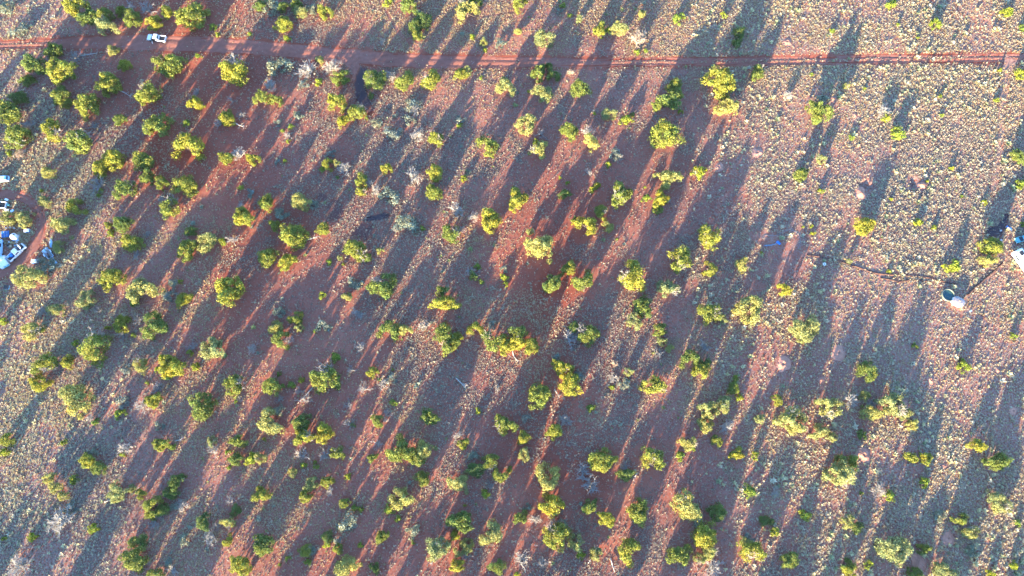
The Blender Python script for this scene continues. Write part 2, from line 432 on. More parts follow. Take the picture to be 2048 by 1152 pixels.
# low banks of dug earth along a ditch, coloured dark as the shade in it
def bank(seq, h, label, seed):
    r = np.random.default_rng(seed); a = polyline_px(smooth_line(seq, 3), 2.5); c = np.array([at(x, y) for x, y, w in a]); n = len(c)
    t = np.gradient(c, axis=0); t /= np.linalg.norm(t, axis=1, keepdims=True); nrm = np.stack([-t[:, 1], t[:, 0]], 1)
    lo = lambda: np.interp(np.arange(n), np.arange(0, n + 5, 4), r.normal(0, 1, len(np.arange(0, n + 5, 4))))
    hh = h * np.clip(1 + 0.35 * lo() + 0.15 * r.normal(size=n), 0.25, 1.8); ww = 0.34 * (1 + 0.25 * lo())
    V = np.zeros((n, 7, 3)); gzz = relief(c[:, 0], c[:, 1])
    for j, (u, q) in enumerate(zip((-1, -0.7, -0.35, 0, 0.3, 0.6, 0.9), (-0.1, 0.3, 0.85, 1.0, 0.75, 0.2, -0.1))):
        V[:, j, :2] = c + nrm * (ww * u)[:, None] + 0.05 * r.normal(size=(n, 2)); V[:, j, 2] = gzz + hh * q
    i = np.arange(n * 7).reshape(n, 7); f = np.stack([i[:-1, :-1], i[1:, :-1], i[1:, 1:], i[:-1, 1:]], -1).reshape(-1, 4)
    tag(link('earth_bank', np_mesh('earth_bank', V.reshape(-1, 3), f, np.zeros((n * 7, 3)), True), None, M['ditchshade']), label, kind='structure')
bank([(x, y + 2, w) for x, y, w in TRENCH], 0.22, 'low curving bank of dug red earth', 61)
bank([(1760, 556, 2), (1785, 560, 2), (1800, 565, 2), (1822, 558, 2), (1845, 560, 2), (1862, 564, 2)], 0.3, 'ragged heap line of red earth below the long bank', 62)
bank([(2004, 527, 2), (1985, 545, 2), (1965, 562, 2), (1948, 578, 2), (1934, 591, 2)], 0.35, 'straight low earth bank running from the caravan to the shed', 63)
# ------------------------------------------------------------------ bare mounds
for i, (px, py, dpx, h, hole, label) in enumerate(MOUNDS):
    r = np.random.default_rng(100 + i); x, y = at(px, py); rad = 0.5 * dpx * mpp(px, py)
    n, k = 40, 12; V = []; ph = r.uniform(0, 6.28, 4)
    for j in range(k):
        s = (j / (k - 1))
        for q in range(n):
            t = 2 * math.pi * q / n
            w = 1 + 0.14 * math.sin(2 * t + ph[0]) + 0.1 * math.sin(3 * t + ph[1]) + 0.06 * math.sin(5 * t + ph[2])
            z = h * (0.5 + 0.5 * math.cos(math.pi * s)) ** 1.2
            if hole: z -= 0.75 * h * math.exp(-(s / 0.2) ** 2)
            z += 0.04 * r.normal() * (s < 0.95)
            V.append((math.cos(t) * s * rad * w, math.sin(t) * s * rad * w * 1.05, z - 0.05 * (s > 0.98)))
    idm = np.arange(n * k).reshape(k, n)
    f = np.stack([idm[:-1], np.roll(idm[:-1], -1, 1), np.roll(idm[1:], -1, 1), idm[1:]], -1).reshape(-1, 4)[:, ::-1]
    gz0 = float(relief(np.array([x]), np.array([y]))[0])
    o = link('dirt_mound', np_mesh('dirt_mound', V, f, None, True), None, M['mound'], (x, y, gz0 + 0.02))
    tag(o, label, 'mound', 'bare dirt mounds in the grass')
# ------------------------------------------------------------------ where every plant stands
# per quarter-tile of the photo (512 x 288 px, coordinates x4): kind x y width height
# g green juniper, p pale juniper, d juniper with shade painted into its green, m juniper with dead limbs, s small bright shrub,
# k grey sagebrush, w white dead bush, t tan dead bush, b bare grey snag
TILES = {
(0, 0): '''g600,60,230,150 g720,135,160,130 g840,115,130,90 p850,220,200,130 g970,85,90,90 g1060,150,180,120 g1240,175,150,100 g1335,85,120,90 g1525,130,250,230
b1170,70,170 b1050,60,180 s1700,215,70 s1735,275,45 g430,400,140,120 g275,520,190,180 g475,555,220,210 b590,470,170 p905,400,95,85 g985,520,100,105 g1350,510,220,200 s1580,445,60
m1860,540,230,230 g860,660,210,170 m1150,740,190,200 b1210,690,120 g490,760,150,130 g690,850,240,180 g530,825,100,90 d220,640,110,110 d150,780,130,120 g60,900,200,200
g955,945,110,90 g1255,1010,220,180 s1490,985,80 g1560,820,140,120 m395,1045,190,170 g130,1090,200,170 g620,1110,260,150 b240,980,150 b745,1010,100
b1850,795,90 g1815,940,130,110 b1750,990,120 b1930,915,110 g1505,1175,240,220 s2000,270,50 b1570,740,80 k60,50,150 k150,230,150''',
(1, 0): '''g30,40,90,90 k120,70,160 d215,50,90,90 g320,30,100,80 p350,95,120,90 g545,90,130,130 k450,70,110 g215,185,140,110 s250,300,65 g1210,30,180,110 s1050,8,100
d1340,160,140,150 g1270,220,120,140 g1290,290,90,70 p1690,90,190,150 w1640,20,90 d1750,15,120,70 s1730,295,50 p1820,340,70,70 s1835,400,50 k1960,340,110 w1010,330,70
k180,540,200 w420,560,190 p510,475,85,60 w620,520,160 d675,625,140,130 s490,650,80 k390,660,130 w95,690,150 g45,770,140,120 g160,790,110,90 g640,800,165,160 g690,965,110,90
m800,890,150,140 b600,860,80 s885,945,32 g950,640,180,170 d920,765,50,50 w1085,600,120 g1190,640,160,170 g1400,630,170,160 g1640,590,110,120 p1690,555,80,70 s1800,620,40
p2000,690,140,190 k1250,830,150 w1270,870,110 k1230,960,140 k1100,1050,150 w1290,1070,140 s1630,1000,50 k1640,950,120 g1445,1100,140,110 g1850,1170,200,150 k170,980,90 s280,1010,60 s210,1040,40 w250,1080,80 s255,1125,40 k960,980,100 k330,920,110''',
(2, 0): '''g65,25,150,80 s405,40,55 k380,80,80 s465,125,45 p540,150,65,60 p50,250,65,60 p250,305,155,140 g700,240,110,110 p850,230,150,80 s775,240,60 t1010,320,190,170
s1000,415,50 s1070,405,40 s1335,140,115 p1040,110,80,60 s1690,120,70 d1815,260,95,110 d1800,345,85,80 g215,580,145,130 d330,600,110,140 d290,525,60,60 p250,750,165,140 s130,730,35 t470,580,65
g545,710,160,120 g1300,690,150,110 d1290,775,240,150 g1160,830,105,90 s660,905,32 p770,910,130,90 d965,915,45,40 s920,955,115 s1350,890,50 g1665,630,240,260 g1965,575,120,130 p1720,850,190,120
p110,990,200,140 b235,1060,130 s185,1130,60 g470,1045,150,150 w605,1060,140 p640,1135,150,60 g1230,1075,250,200''',
(3, 0): '''s995,30,90 s515,245,50 s1345,185,115 s1915,95,130 s2040,220,70 s1040,195,32 s350,595,40 g410,890,210,180 k440,790,120 w935,880,160 s950,940,90 w165,770,100 s1040,1060,130
s670,1100,52 s1830,795,52 s1390,920,40 s1860,560,42 s2020,590,100 p620,690,60,45 s1380,770,35 s770,712,30 s1200,300,30''',
(0, 1): '''g800,180,160,120 g900,120,170,150 g1140,140,190,140 g1175,265,130,90 g1290,310,110,110 g1470,325,190,190 g990,350,190,150 p385,230,115,100 s335,375,42 p355,460,110,90 b780,310,180
s805,370,42 s785,410,42 g605,500,150,130 p500,650,200,150 p60,600,130,110 p190,600,140,130 b1310,430,120 m1380,500,190,160 s1925,345,55 k2010,400,100 g1940,580,180,140 w1920,500,90
g1810,110,110,120 w1910,90,150 g2020,120,100,130 g985,640,140,120 g865,650,60,60 s880,715,75 g1040,790,180,140 b1170,720,90 b1080,880,120 d1530,700,100,90 g1490,830,180,170
p1650,780,180,150 s1775,780,75 b1870,750,130 g870,1075,200,170 k1380,1110,100 s1440,1100,50 p460,820,110,100 t150,90,110 s70,75,50 p230,1070,250,130 k350,970,180 k770,1040,70 g1830,1160,270,200''',
(1, 1): '''k610,75,100 g575,160,95,100 p650,155,65,60 s525,200,62 w715,190,140 s650,265,32 s230,135,50 k170,140,70 g1035,185,98,100 w1265,250,160 g1430,215,155,140 g1410,380,150,120 w1375,420,60
s1665,275,62 k1700,230,70 g840,290,115,140 g845,375,95,70 w905,310,90 w945,365,110 p350,455,155,140 k460,490,90 g80,470,145,120 k190,560,150 g145,650,115,90 g300,730,210,200 g535,680,112,100
g90,905,155,140 g245,930,165,120 g800,840,175,190 g890,905,80,70 p990,850,65,60 s580,945,62 p670,910,45,50 s700,960,36 w1610,530,150 g1870,600,195,180 w1740,580,110 m1560,690,155,170
w1640,670,90 s1335,670,52 k1210,640,220 k1060,420,180 w1110,680,65 g1010,1130,220,210 k800,1110,130 s1770,980,62 d1740,1060,95,80 s1800,1100,55 b1740,1020,150 k1990,1000,80 s1990,1060,75 s2000,1120,52''',
(2, 1): '''p220,40,175,110 b860,100,120 k820,90,120 s775,160,62 s1495,215,140 p1255,270,200,165 g870,400,210,190 g1190,440,170,130 g1165,520,100,80 s1080,430,85 g680,330,65,60 s635,365,62
d420,400,105,80 s445,310,42 s385,270,32 b600,220,90 s1065,345,32 g715,540,130,110 g595,650,200,150 s500,610,62 p770,665,100,90 s840,762,28 p225,820,240,220 p140,700,60,60 m1585,710,190,220
m1320,930,220,220 m990,1050,270,220 g1585,1000,130,110 p1850,960,120,110 g455,990,140,110 g570,1090,190,150 g335,1105,190,140 p1250,1165,180,160 g40,440,190,190 s2000,870,36''',
(3, 1): '''g270,240,118,98 s425,375,58 p425,120,85,70 g770,655,170,150 s1200,620,80 s1335,665,55 s1735,465,55 s1550,415,32 s985,440,34 s1470,190,42 s1280,295,32 s1480,980,140 s970,1020,42
p650,935,48,40 s360,715,46 s350,655,36 s285,660,28 g1790,815,170,150 p1770,940,150,100 g2010,110,110,140 s2015,320,95 s2045,640,50 g125,1165,115,110''',
(0, 2): '''s20,260,75 p240,340,170,130 s335,335,50 p450,170,125,110 w340,180,100 p690,95,150,140 p1140,30,270,190 s1075,110,85 k1340,60,130 g1460,90,120,140 s1520,75,52 g960,295,150,130 s860,320,52
b970,370,130 b1090,260,140 g1220,300,220,190 s1060,380,50 m745,480,270,235 s605,440,62 m340,610,230,160 g310,760,160,120 g535,590,130,100 p605,890,240,270 p1120,615,112,130 k1010,640,100
g1360,630,200,205 s1260,650,62 s1280,555,62 p1690,480,200,195 s1515,515,62 s1560,630,75 b1530,480,130 g1220,900,135,120 w1140,940,150 b1240,810,160 s955,1005,105 k980,920,120 m1870,770,170,165
b1900,880,90 s1885,910,32 g1610,930,215,210 w2010,480,120 s760,1070,65 b770,160,100 s1175,755,40 k1270,1110,110 w720,1040,80''',
(1, 2): '''s525,55,75 p730,65,95,60 d1480,25,140,90 g1510,120,220,140 g315,240,122,110 p155,310,130,100 g200,410,150,140 w265,430,110 p350,320,85,60 k190,200,110 s475,340,50 k540,300,150 b830,200,140
g1065,340,172,170 p1190,330,130,70 w1350,310,120 g1500,360,170,150 g1550,460,150,150 g1610,400,95,120 g1755,325,132,120 k1890,290,100 m1900,410,200,160 g2000,450,180,140 s640,560,105 g535,710,235,250
b400,900,130 b340,830,110 s185,685,52 g120,790,155,130 s280,780,72 s360,735,58 s215,785,42 b195,890,110 g920,670,102,100 b760,660,110 b860,810,160 b1000,760,150 b745,930,120 s1095,650,32 k1080,730,130
s1095,920,75 g975,1060,112,110 b1040,1000,120 w1035,1060,60 d1390,1030,155,130 s1780,985,62 p120,1065,230,180 k180,985,110 g365,1080,155,130 g375,1190,180,140 g540,1155,165,150 b750,1100,130 s770,1100,52
g1990,1095,190,170 w830,480,110 w1930,800,60''',
(2, 2): '''d1050,150,182,150 p980,265,152,110 g1195,330,132,110 p1200,430,85,70 p1260,480,75,70 b1180,530,140 s1135,520,32 m1570,200,190,180 p1685,245,82,70 p1895,165,250,210 b450,400,200 d500,310,90,90 g600,370,170,190
g400,640,172,160 k360,580,100 g470,780,212,150 k530,710,110 g215,860,192,190 b1555,465,140 g1425,570,152,160 g1515,670,152,130 d1550,600,95,90 p930,670,85,70 t830,610,85 w810,720,100 s800,790,52 s930,740,32 k890,770,110
m1145,780,192,160 s635,965,78 s1790,720,55 d1770,800,100,120 s1815,875,75 p1690,930,150,140 p1580,980,182,140 p1550,1090,152,100 w1715,1110,140 p1990,1050,102,80 b410,1060,170 g330,1150,120,170 k110,1040,90
d60,360,190,130 g60,410,200,120 g160,470,140,130''',
(3, 2): '''p290,330,230,215 g795,680,182,160 s1570,630,132 d1180,465,60,50 s1975,385,68 g75,890,98,85 p205,1060,260,210 p500,960,212,170 w660,890,160 p780,860,92,80 b840,920,130 p820,1000,180,120 p1000,930,240,140
w1020,860,130 p1090,1000,120,90 p1150,1095,100,90 p415,1150,170,90''',
(0, 3): '''g50,60,110,130 s30,165,75 s505,85,62 w995,130,140 s975,175,60 g690,220,152,110 g780,290,122,110 k740,180,110 p945,470,192,150 p1050,450,65,60 g1120,500,85,80 g1280,100,132,110 s1375,115,62 s590,380,85
p380,370,105,90 p440,440,105,90 p500,510,85,80 w490,690,250 k560,610,150 s740,770,105 s250,840,92 s30,855,46 d1410,400,152,110 d1365,490,122,110 g1220,600,192,150 g1290,625,112,100 b1230,710,140
w1450,590,120 k1400,600,90 d1100,880,162,140 g1080,1010,232,130 w150,1070,220 p1700,70,92,80 w1715,130,140 g1910,70,142,110 s1820,160,52 g1890,220,122,110 s2000,210,120 s1830,285,52 d1635,720,132,130
b1720,750,110 p1820,715,130,70 d1880,630,85,100 b1840,560,110 w1700,840,150 g1820,870,102,80 g1910,1060,212,150 g1235,1140,140,90 b1370,1110,130 k1350,1050,90 k1470,860,110''',
(1, 3): '''p30,210,95,100 s65,60,42 g40,500,130,170 g60,900,185,150 m660,170,130,110 b360,190,160 s470,240,38 p290,325,85,70 b550,190,130 s380,270,62 s480,280,52 p435,420,132,100 g400,505,132,90 g560,400,122,70 w590,470,90
b970,90,140 g930,205,102,62 g1130,140,205,185 g1250,190,195,155 p1340,150,175,160 g1325,365,128,115 s730,360,68 g1655,95,92,90 b1610,40,110 g1860,240,162,130 d1750,300,152,120 g1955,340,132,130 k1740,190,100 b1890,430,110
s1840,490,82 s2030,300,55 p1620,410,192,140 g705,570,88,80 s790,610,62 s840,615,62 p1150,530,192,180 s1060,620,100 s1135,695,62 k730,730,190 g1640,720,205,160 g1590,830,85,70 p1870,810,205,180 g1005,840,112,110 s1255,885,42
p1430,930,235,180 k1240,810,160 p1690,910,125,100 p1620,960,92,80 g1620,1070,142,100 b1690,1000,120 d570,840,112,90 g655,935,92,80 s560,905,62 s835,910,52 k650,870,90 g395,950,95,110 k450,950,90 s410,1040,62 s255,1010,52
s190,1060,34 p720,1070,215,150 g950,1090,95,95 d1940,1080,172,130 s1670,590,32''',
(2, 3): '''g95,45,122,90 p95,180,112,100 g735,230,205,230 m1130,240,215,200 p1405,80,152,110 s1440,130,62 s1345,195,82 g1640,80,112,90 g1800,175,132,110 s1940,185,82 d910,340,132,110 b920,280,120 p290,360,250,180 b560,310,190 b640,420,210
g300,580,242,110 g70,690,132,110 k120,600,100 w180,700,110 t310,670,120 g630,590,152,110 g750,690,172,110 g1015,645,195,190 p1395,590,235,230 d1650,640,172,110 g1550,830,215,180 k1500,730,130 p1580,950,152,110 s1905,480,130
g350,840,225,200 k400,740,120 p510,880,132,150 s550,990,92 g940,955,205,190 p675,970,112,100 g1345,995,212,180 w1600,1070,190 p1500,1010,92,90 p1870,880,95,90 m1930,980,225,190 k1900,850,90 d2020,710,85,90 b60,1030,190
b250,1060,130 s40,1140,62 w1030,1080,45''',
(3, 3): '''p520,40,92,80 d750,20,95,60 d640,230,182,130 p600,330,280,150 g1160,210,122,90 g1265,210,112,90 s1250,405,92 g1680,105,132,120 g1845,245,212,110 p1860,570,212,140 w895,470,150 s970,515,105 s750,490,42 w60,490,100
s305,660,112 p640,715,122,100 d720,765,102,90 s60,800,82 d20,720,62,60 g1530,695,142,90 p1620,805,152,110 k1380,670,110 p1010,930,280,200 g1250,935,112,100 d170,1025,152,130 s805,1055,90 d640,1060,105,90 g660,1110,142,90
s1965,1065,92 s1780,1140,100 g1180,1130,132,80 p1410,1110,192,90 s2000,730,62 k1640,960,110'''}
PLANTS = []
for (ti, tj), txt in TILES.items():
    for e in txt.split():
        v = [float(q) for q in e[1:].split(',')]
        k = e[0]; w = v[2] / 4; h = (v[3] if len(v) > 3 else v[2] * (0.85 if k in 'swtkb' else 0.9)) / 4
        PLANTS.append([k, ti * 512 + v[0] / 4, tj * 288 + v[1] / 4, w, h])

# ------------------------------------------------------------------ foliage and dead wood meshes (unit size, shared by copies)
def unit(v): return v / np.maximum(1e-9, np.linalg.norm(v, axis=-1, keepdims=True))
def sprays(P, N, size, r, squash=0.55):
    """one small kinked spray (two triangles) at each point, facing roughly N"""
    n = len(P)
    t = unit(np.cross(N, unit(r.normal(size=(n, 3)))))
    b = unit(np.cross(N, t))
    s = size * r.uniform(0.6, 1.5, (n, 1))
    lift = N * s * r.uniform(-0.3, 0.5, (n, 1))
    a = P - t * s; c = P + t * s * 0.9 + lift
    d = P + b * s * squash - lift * 0.4; e = P - b * s * squash
    V = np.stack([a, e, c, d], 1).reshape(-1, 3)
    i = np.arange(n)[:, None] * 4
    F = np.concatenate([i + [0, 1, 2], i + [0, 2, 3]])
    return V, F
def crown_mesh(name, seed, clumps=46, per=70, leaf=0.062, low=0.08, dome=1.0, open_=0.0):
    r = np.random.default_rng(seed)
    d = unit(r.normal(size=(clumps, 3))); d[:, 2] = np.where(d[:, 2] < -0.45, -d[:, 2], d[:, 2])
    ph = r.uniform(0, 6.28, 3); th = np.arctan2(d[:, 1], d[:, 0])
    lob = 1 + 0.2 * np.sin(2 * th + ph[0]) + 0.2 * np.sin(3 * th + ph[1]) + 0.08 * np.sin(5 * th + ph[2])
    rad = r.uniform(0.35, 0.86, clumps) ** 0.6 * lob
    if open_: keep = np.sin(3.1 * d[:, 0] + ph[0]) + np.sin(2.7 * d[:, 1] + ph[1]) > -1.2 + open_; d, rad = d[keep], rad[keep]
    C = d * rad[:, None] * [0.86, 0.86, 0.8]
    V, F, T = [], [], []; base = 0
    for c, q in zip(C, d):
        cr = r.uniform(0.15, 0.30) * (1.15 if len(C) < 30 else 1.0)
        n = int(per * r.uniform(0.7, 1.3))
        o = unit(r.normal(size=(n, 3)) + q * 0.55)
        rr = cr * r.uniform(0.4, 1.05, (n, 1)) ** 0.5 * np.where(r.random((n, 1)) < 0.22, 1.35, 1.0)
        P = c + o * rr * [1, 1, 0.85]
        N = unit(o + 0.75 * r.normal(size=(n, 3)) + [0, 0, 0.25])
        v, f = sprays(P, N, leaf, r)
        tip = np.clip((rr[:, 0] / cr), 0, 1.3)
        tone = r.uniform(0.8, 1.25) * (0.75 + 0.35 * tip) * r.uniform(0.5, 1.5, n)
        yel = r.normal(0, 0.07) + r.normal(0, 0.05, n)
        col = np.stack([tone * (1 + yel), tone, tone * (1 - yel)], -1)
        V.append(v); F.append(f + base); T.append(np.repeat(col, 4, 0)); base += len(v)
    V = np.concatenate(V); F = np.concatenate(F); T = np.concatenate(T)
    # fit: radius one across, foot at low, top at one
    V[:, :2] /= np.percentile(np.hypot(V[:, 0], V[:, 1]), 98)
    z0, z1 = np.percentile(V[:, 2], 1), np.percentile(V[:, 2], 99.5)
    V[:, 2] = low + (V[:, 2] - z0) / (z1 - z0) * (1 - low)
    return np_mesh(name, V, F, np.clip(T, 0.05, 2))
def seg(V, F, p, q, r0, r1, base):
    d = q - p; L = np.linalg.norm(d); d = d / max(L, 1e-6)
    u = np.cross(d, [0.31, 0.52, 0.79]); u /= max(1e-6, np.linalg.norm(u)); w = np.cross(d, u)
    for c, rr in ((p, r0), (q, r1)):
        for k in range(3):
            a = 2.094 * k; V.append(c + rr * (math.cos(a) * u + math.sin(a) * w))
    for k in range(3):
        a, b = base + k, base + (k + 1) % 3
        F.append((a, b, b + 3)); F.append((a, b + 3, a + 3))
    return base + 6
def twig_mesh(name, seed, stems, kids, twigs, r0, spread, curl=0.25, up=0.5):
    """a leafless plant of radius about one and height one: stems > branches > twigs"""
    r = np.random.default_rng(seed); V, F = [], []; b = 0
    lean = r.normal(0, 0.15, 3) * [1, 1, 0]
    for s in range(stems):
        a = 2 * math.pi * (s + r.uniform(-.4, .4)) / stems; e = r.uniform(0.15, 1.0)
        tip = np.array([math.cos(a) * spread * e, math.sin(a) * spread * e, r.uniform(0.55, 1.0) * (1.1 - 0.55 * e)]) + lean
        mid = tip * 0.5 + r.normal(0, 0.08, 3) + [0, 0, 0.05]
        b = seg(V, F, np.zeros(3), mid, r0, r0 * 0.7, b); b = seg(V, F, mid, tip, r0 * 0.7, r0 * 0.3, b)
        for k in range(kids):
            t = r.uniform(0.3, 0.98); p = mid * (t / 0.5) if t < 0.5 else mid + (tip - mid) * (t - 0.5) * 2
            dirn = unit(unit(tip) + r.normal(0, 0.65, 3) + [0, 0, 0.15 * up]); L = r.uniform(0.18, 0.42)
            q = p + dirn * L; b = seg(V, F, p, q, r0 * 0.5, r0 * 0.25, b)
            for j in range(twigs):
                t2 = r.uniform(0.3, 1.0); p2 = p + (q - p) * t2
                q2 = p2 + unit(dirn + r.normal(0, 0.6, 3)) * r.uniform(0.08, 0.24); b = seg(V, F, p2, q2, r0 * 0.3, r0 * 0.16, b)
    V = np.array(V); V[:, 2] = np.maximum(V[:, 2], 0.0); V[:, 2] /= V[:, 2].max()
    V[:, :2] /= np.percentile(np.hypot(V[:, 0], V[:, 1]), 97)
    return np_mesh(name, V, np.array(F))
def trunk_mesh(name, seed):
    """short crooked trunk forking into limbs, unit radius and height"""
    r = np.random.default_rng(seed); mb = MB()
    n = r.integers(2, 5); z = r.uniform(0.1, 0.22)
    mb.tube((0, 0, -0.06), (r.normal(0, .03), r.normal(0, .03), z), 0.085, 0.065, 7)
    for i in range(n):
        a = 2 * math.pi * (i + r.uniform(-.3, .3)) / n; e = r.uniform(0.3, 0.6)
        m = (math.cos(a) * e * 0.5, math.sin(a) * e * 0.5, z + 0.28); t = (math.cos(a) * e, math.sin(a) * e, r.uniform(0.6, 0.85))
        mb.tube((0, 0, z - 0.04), m, 0.055, 0.04, 5); mb.tube(m, t, 0.04, 0.012, 5)
        for k in range(2):
            q = (t[0] + r.normal(0, .25), t[1] + r.normal(0, .25), t[2] + r.uniform(-.15, .12)); mb.tube(m, q, 0.025, 0.008, 4)
    me = bpy.data.meshes.new(name); me.from_pydata(mb.v, [], mb.f); me.update(); me.materials.append(M['bark']); return me

CROWN = {}
for key, mat, n, kw in (('g', 'green', 12, dict(clumps=62, per=112, leaf=0.049)), ('p', 'pale', 9, dict(clumps=62, per=105, leaf=0.048, open_=0.25)), ('d', 'dark', 5, dict(clumps=50, per=100, leaf=0.05)),
                        ('m', 'green', 5, dict(clumps=54, per=105, leaf=0.049, open_=0.9)), ('s', 'shrub', 7, dict(clumps=22, per=42, leaf=0.10, low=0.02)),
                        ('k', 'sage', 6, dict(clumps=30, per=36, leaf=0.085, low=0.0, open_=0.3))):
    CROWN[key] = []
    for i in range(n):
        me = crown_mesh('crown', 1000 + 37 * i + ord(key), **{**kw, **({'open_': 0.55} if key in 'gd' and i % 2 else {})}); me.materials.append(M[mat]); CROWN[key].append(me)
TRUNK = [trunk_mesh('trunk', 300 + i) for i in range(6)]
DEAD = {'w': [twig_mesh('dead_twigs', 500 + i, 19, 8, 4, 0.036, 0.95) for i in range(6)],
        't': [twig_mesh('tan_twigs', 540 + i, 24, 8, 4, 0.036, 0.9) for i in range(2)],
        'b': [twig_mesh('snag_limbs', 560 + i, 10, 7, 3, 0.044, 1.0) for i in range(7)],
        'l': [twig_mesh('dead_limbs', 590 + i, 14, 6, 3, 0.034, 0.8) for i in range(4)]}
for k, mt in (('w', 'deadwood'), ('t', 'tanwood'), ('b', 'greywood'), ('l', 'deadwood')):
    for me in DEAD[k]: me.materials.append(M[mt])

# ------------------------------------------------------------------ labels: how each looks and where it is found
LAND = [(313, 75, 'the white pickup'), (722, 175, 'the curved black cinder strip'), (755, 434, 'the lens-shaped cinder patch'), (1277, 80, 'the large tan dead bush'),
        (35, 503, 'the white flatbed truck'), (28, 473, 'the round white tank'), (98, 510, 'the flat trailer'), (478, 311, 'the white-twigged bush'),
        (1555, 486, 'the blue tarp'), (1649, 528, 'the white tyre'), (1917, 603, 'the white shed'), (2035, 508, 'the white caravan'), (1724, 384, 'the long dug pit'),
        (1843, 370, 'the short dug pit'), (1678, 706, 'the wide pink anthill'), (1566, 728, 'the arrowhead anthill'), (610, 797, 'the long white log'),
        (122, 1036, 'the large white dead bush'), (1184, 969, 'the big blue-grey snag'), (1136, 676, 'the blue snag'), (1271, 550, 'the white-topped juniper'),
        (1896, 1076, 'the lower pink anthill'), (1728, 910, 'the pointed-shadow anthill'), (1760, 981, 'the straggly white dead bush'), (503, 696, 'the lone pale dead bush'),
        (1455, 853, 'the bright white dead bush'), (843, 955, 'the lone round juniper'), (646, 753, 'the largest dark-sided juniper'), (1424, 1131, 'the big pale dead bush'),
        (1440, 157, 'the tall roadside juniper'), (828, 352, 'the white bush mid-plain'), (2026, 822, 'the round red anthill'), (1574, 84, 'the roadside anthill')]
CLOCK = ['twelve', 'one', 'two', 'three', 'four', 'five', 'six', 'seven', 'eight', 'nine', 'ten', 'eleven']
ORD = ['first', 'second', 'third', 'fourth', 'fifth', 'sixth', 'seventh', 'eighth', 'ninth', 'tenth', 'eleventh', 'twelfth', 'thirteenth', 'fourteenth', 'fifteenth']
NOUN = {'g': 'juniper', 'p': 'juniper', 'd': 'juniper', 'm': 'juniper', 's': 'shrub', 'k': 'sagebrush', 'w': 'dead bush', 't': 'dead bush', 'b': 'snag'}
LOOK = {'g': 'yellow-green', 'p': 'pale green', 'd': 'shade-darkened green', 'm': 'grey-limbed green', 's': 'bright green', 'k': 'grey', 'w': 'white', 't': 'tan', 'b': 'grey bare'}
def place_words(i, plants):
    k, x, y, w, h = plants[i]; best = None
    same = [(p[1], p[2]) for j, p in enumerate(plants) if NOUN[p[0]] == NOUN[k]]
    for lx, ly, ln in LAND:
        d = math.hypot(x - lx, y - ly)
        if d < 9: continue
        c = round(math.degrees(math.atan2(x - lx, ly - y)) / 30) % 12
        rank = sum(1 for a, b in same if 9 <= math.hypot(a - lx, b - ly) < d - 1e-6 and round(math.degrees(math.atan2(a - lx, ly - b)) / 30) % 12 == c)
        s = rank * 60 + d
        if best is None or s < best[0]: best = (s, rank, c, ln)
    return f'{ORD[best[1]]} {NOUN[k]} at {CLOCK[best[2]]} o\'clock from {best[3]}'
def look_words(k, w, h):
    size = 'huge' if w > 60 else 'large' if w > 46 else 'medium' if w > 32 else 'small' if w > 18 else 'tiny'
    shape = 'wide ' if w / h > 1.45 else 'narrow ' if w / h < 0.8 else 'round ' if k in 'gpds' else ''
    return f'{size} {shape}{LOOK[k]} {NOUN[k]}'
GROUP = {'juniper': 'junipers scattered over the red plain', 'shrub': 'small green shrubs on the plain', 'sagebrush': 'sagebrush on the plain',
         'dead bush': 'leafless bushes on the plain', 'snag': 'bare grey snags among the junipers'}
OBJ = {'juniper': 'juniper_tree', 'shrub': 'shrub', 'sagebrush': 'sagebrush', 'dead bush': 'dead_bush', 'snag': 'dead_snag'}
TREES = []                                        # x, y, radius of every juniper, for the bare soil round it
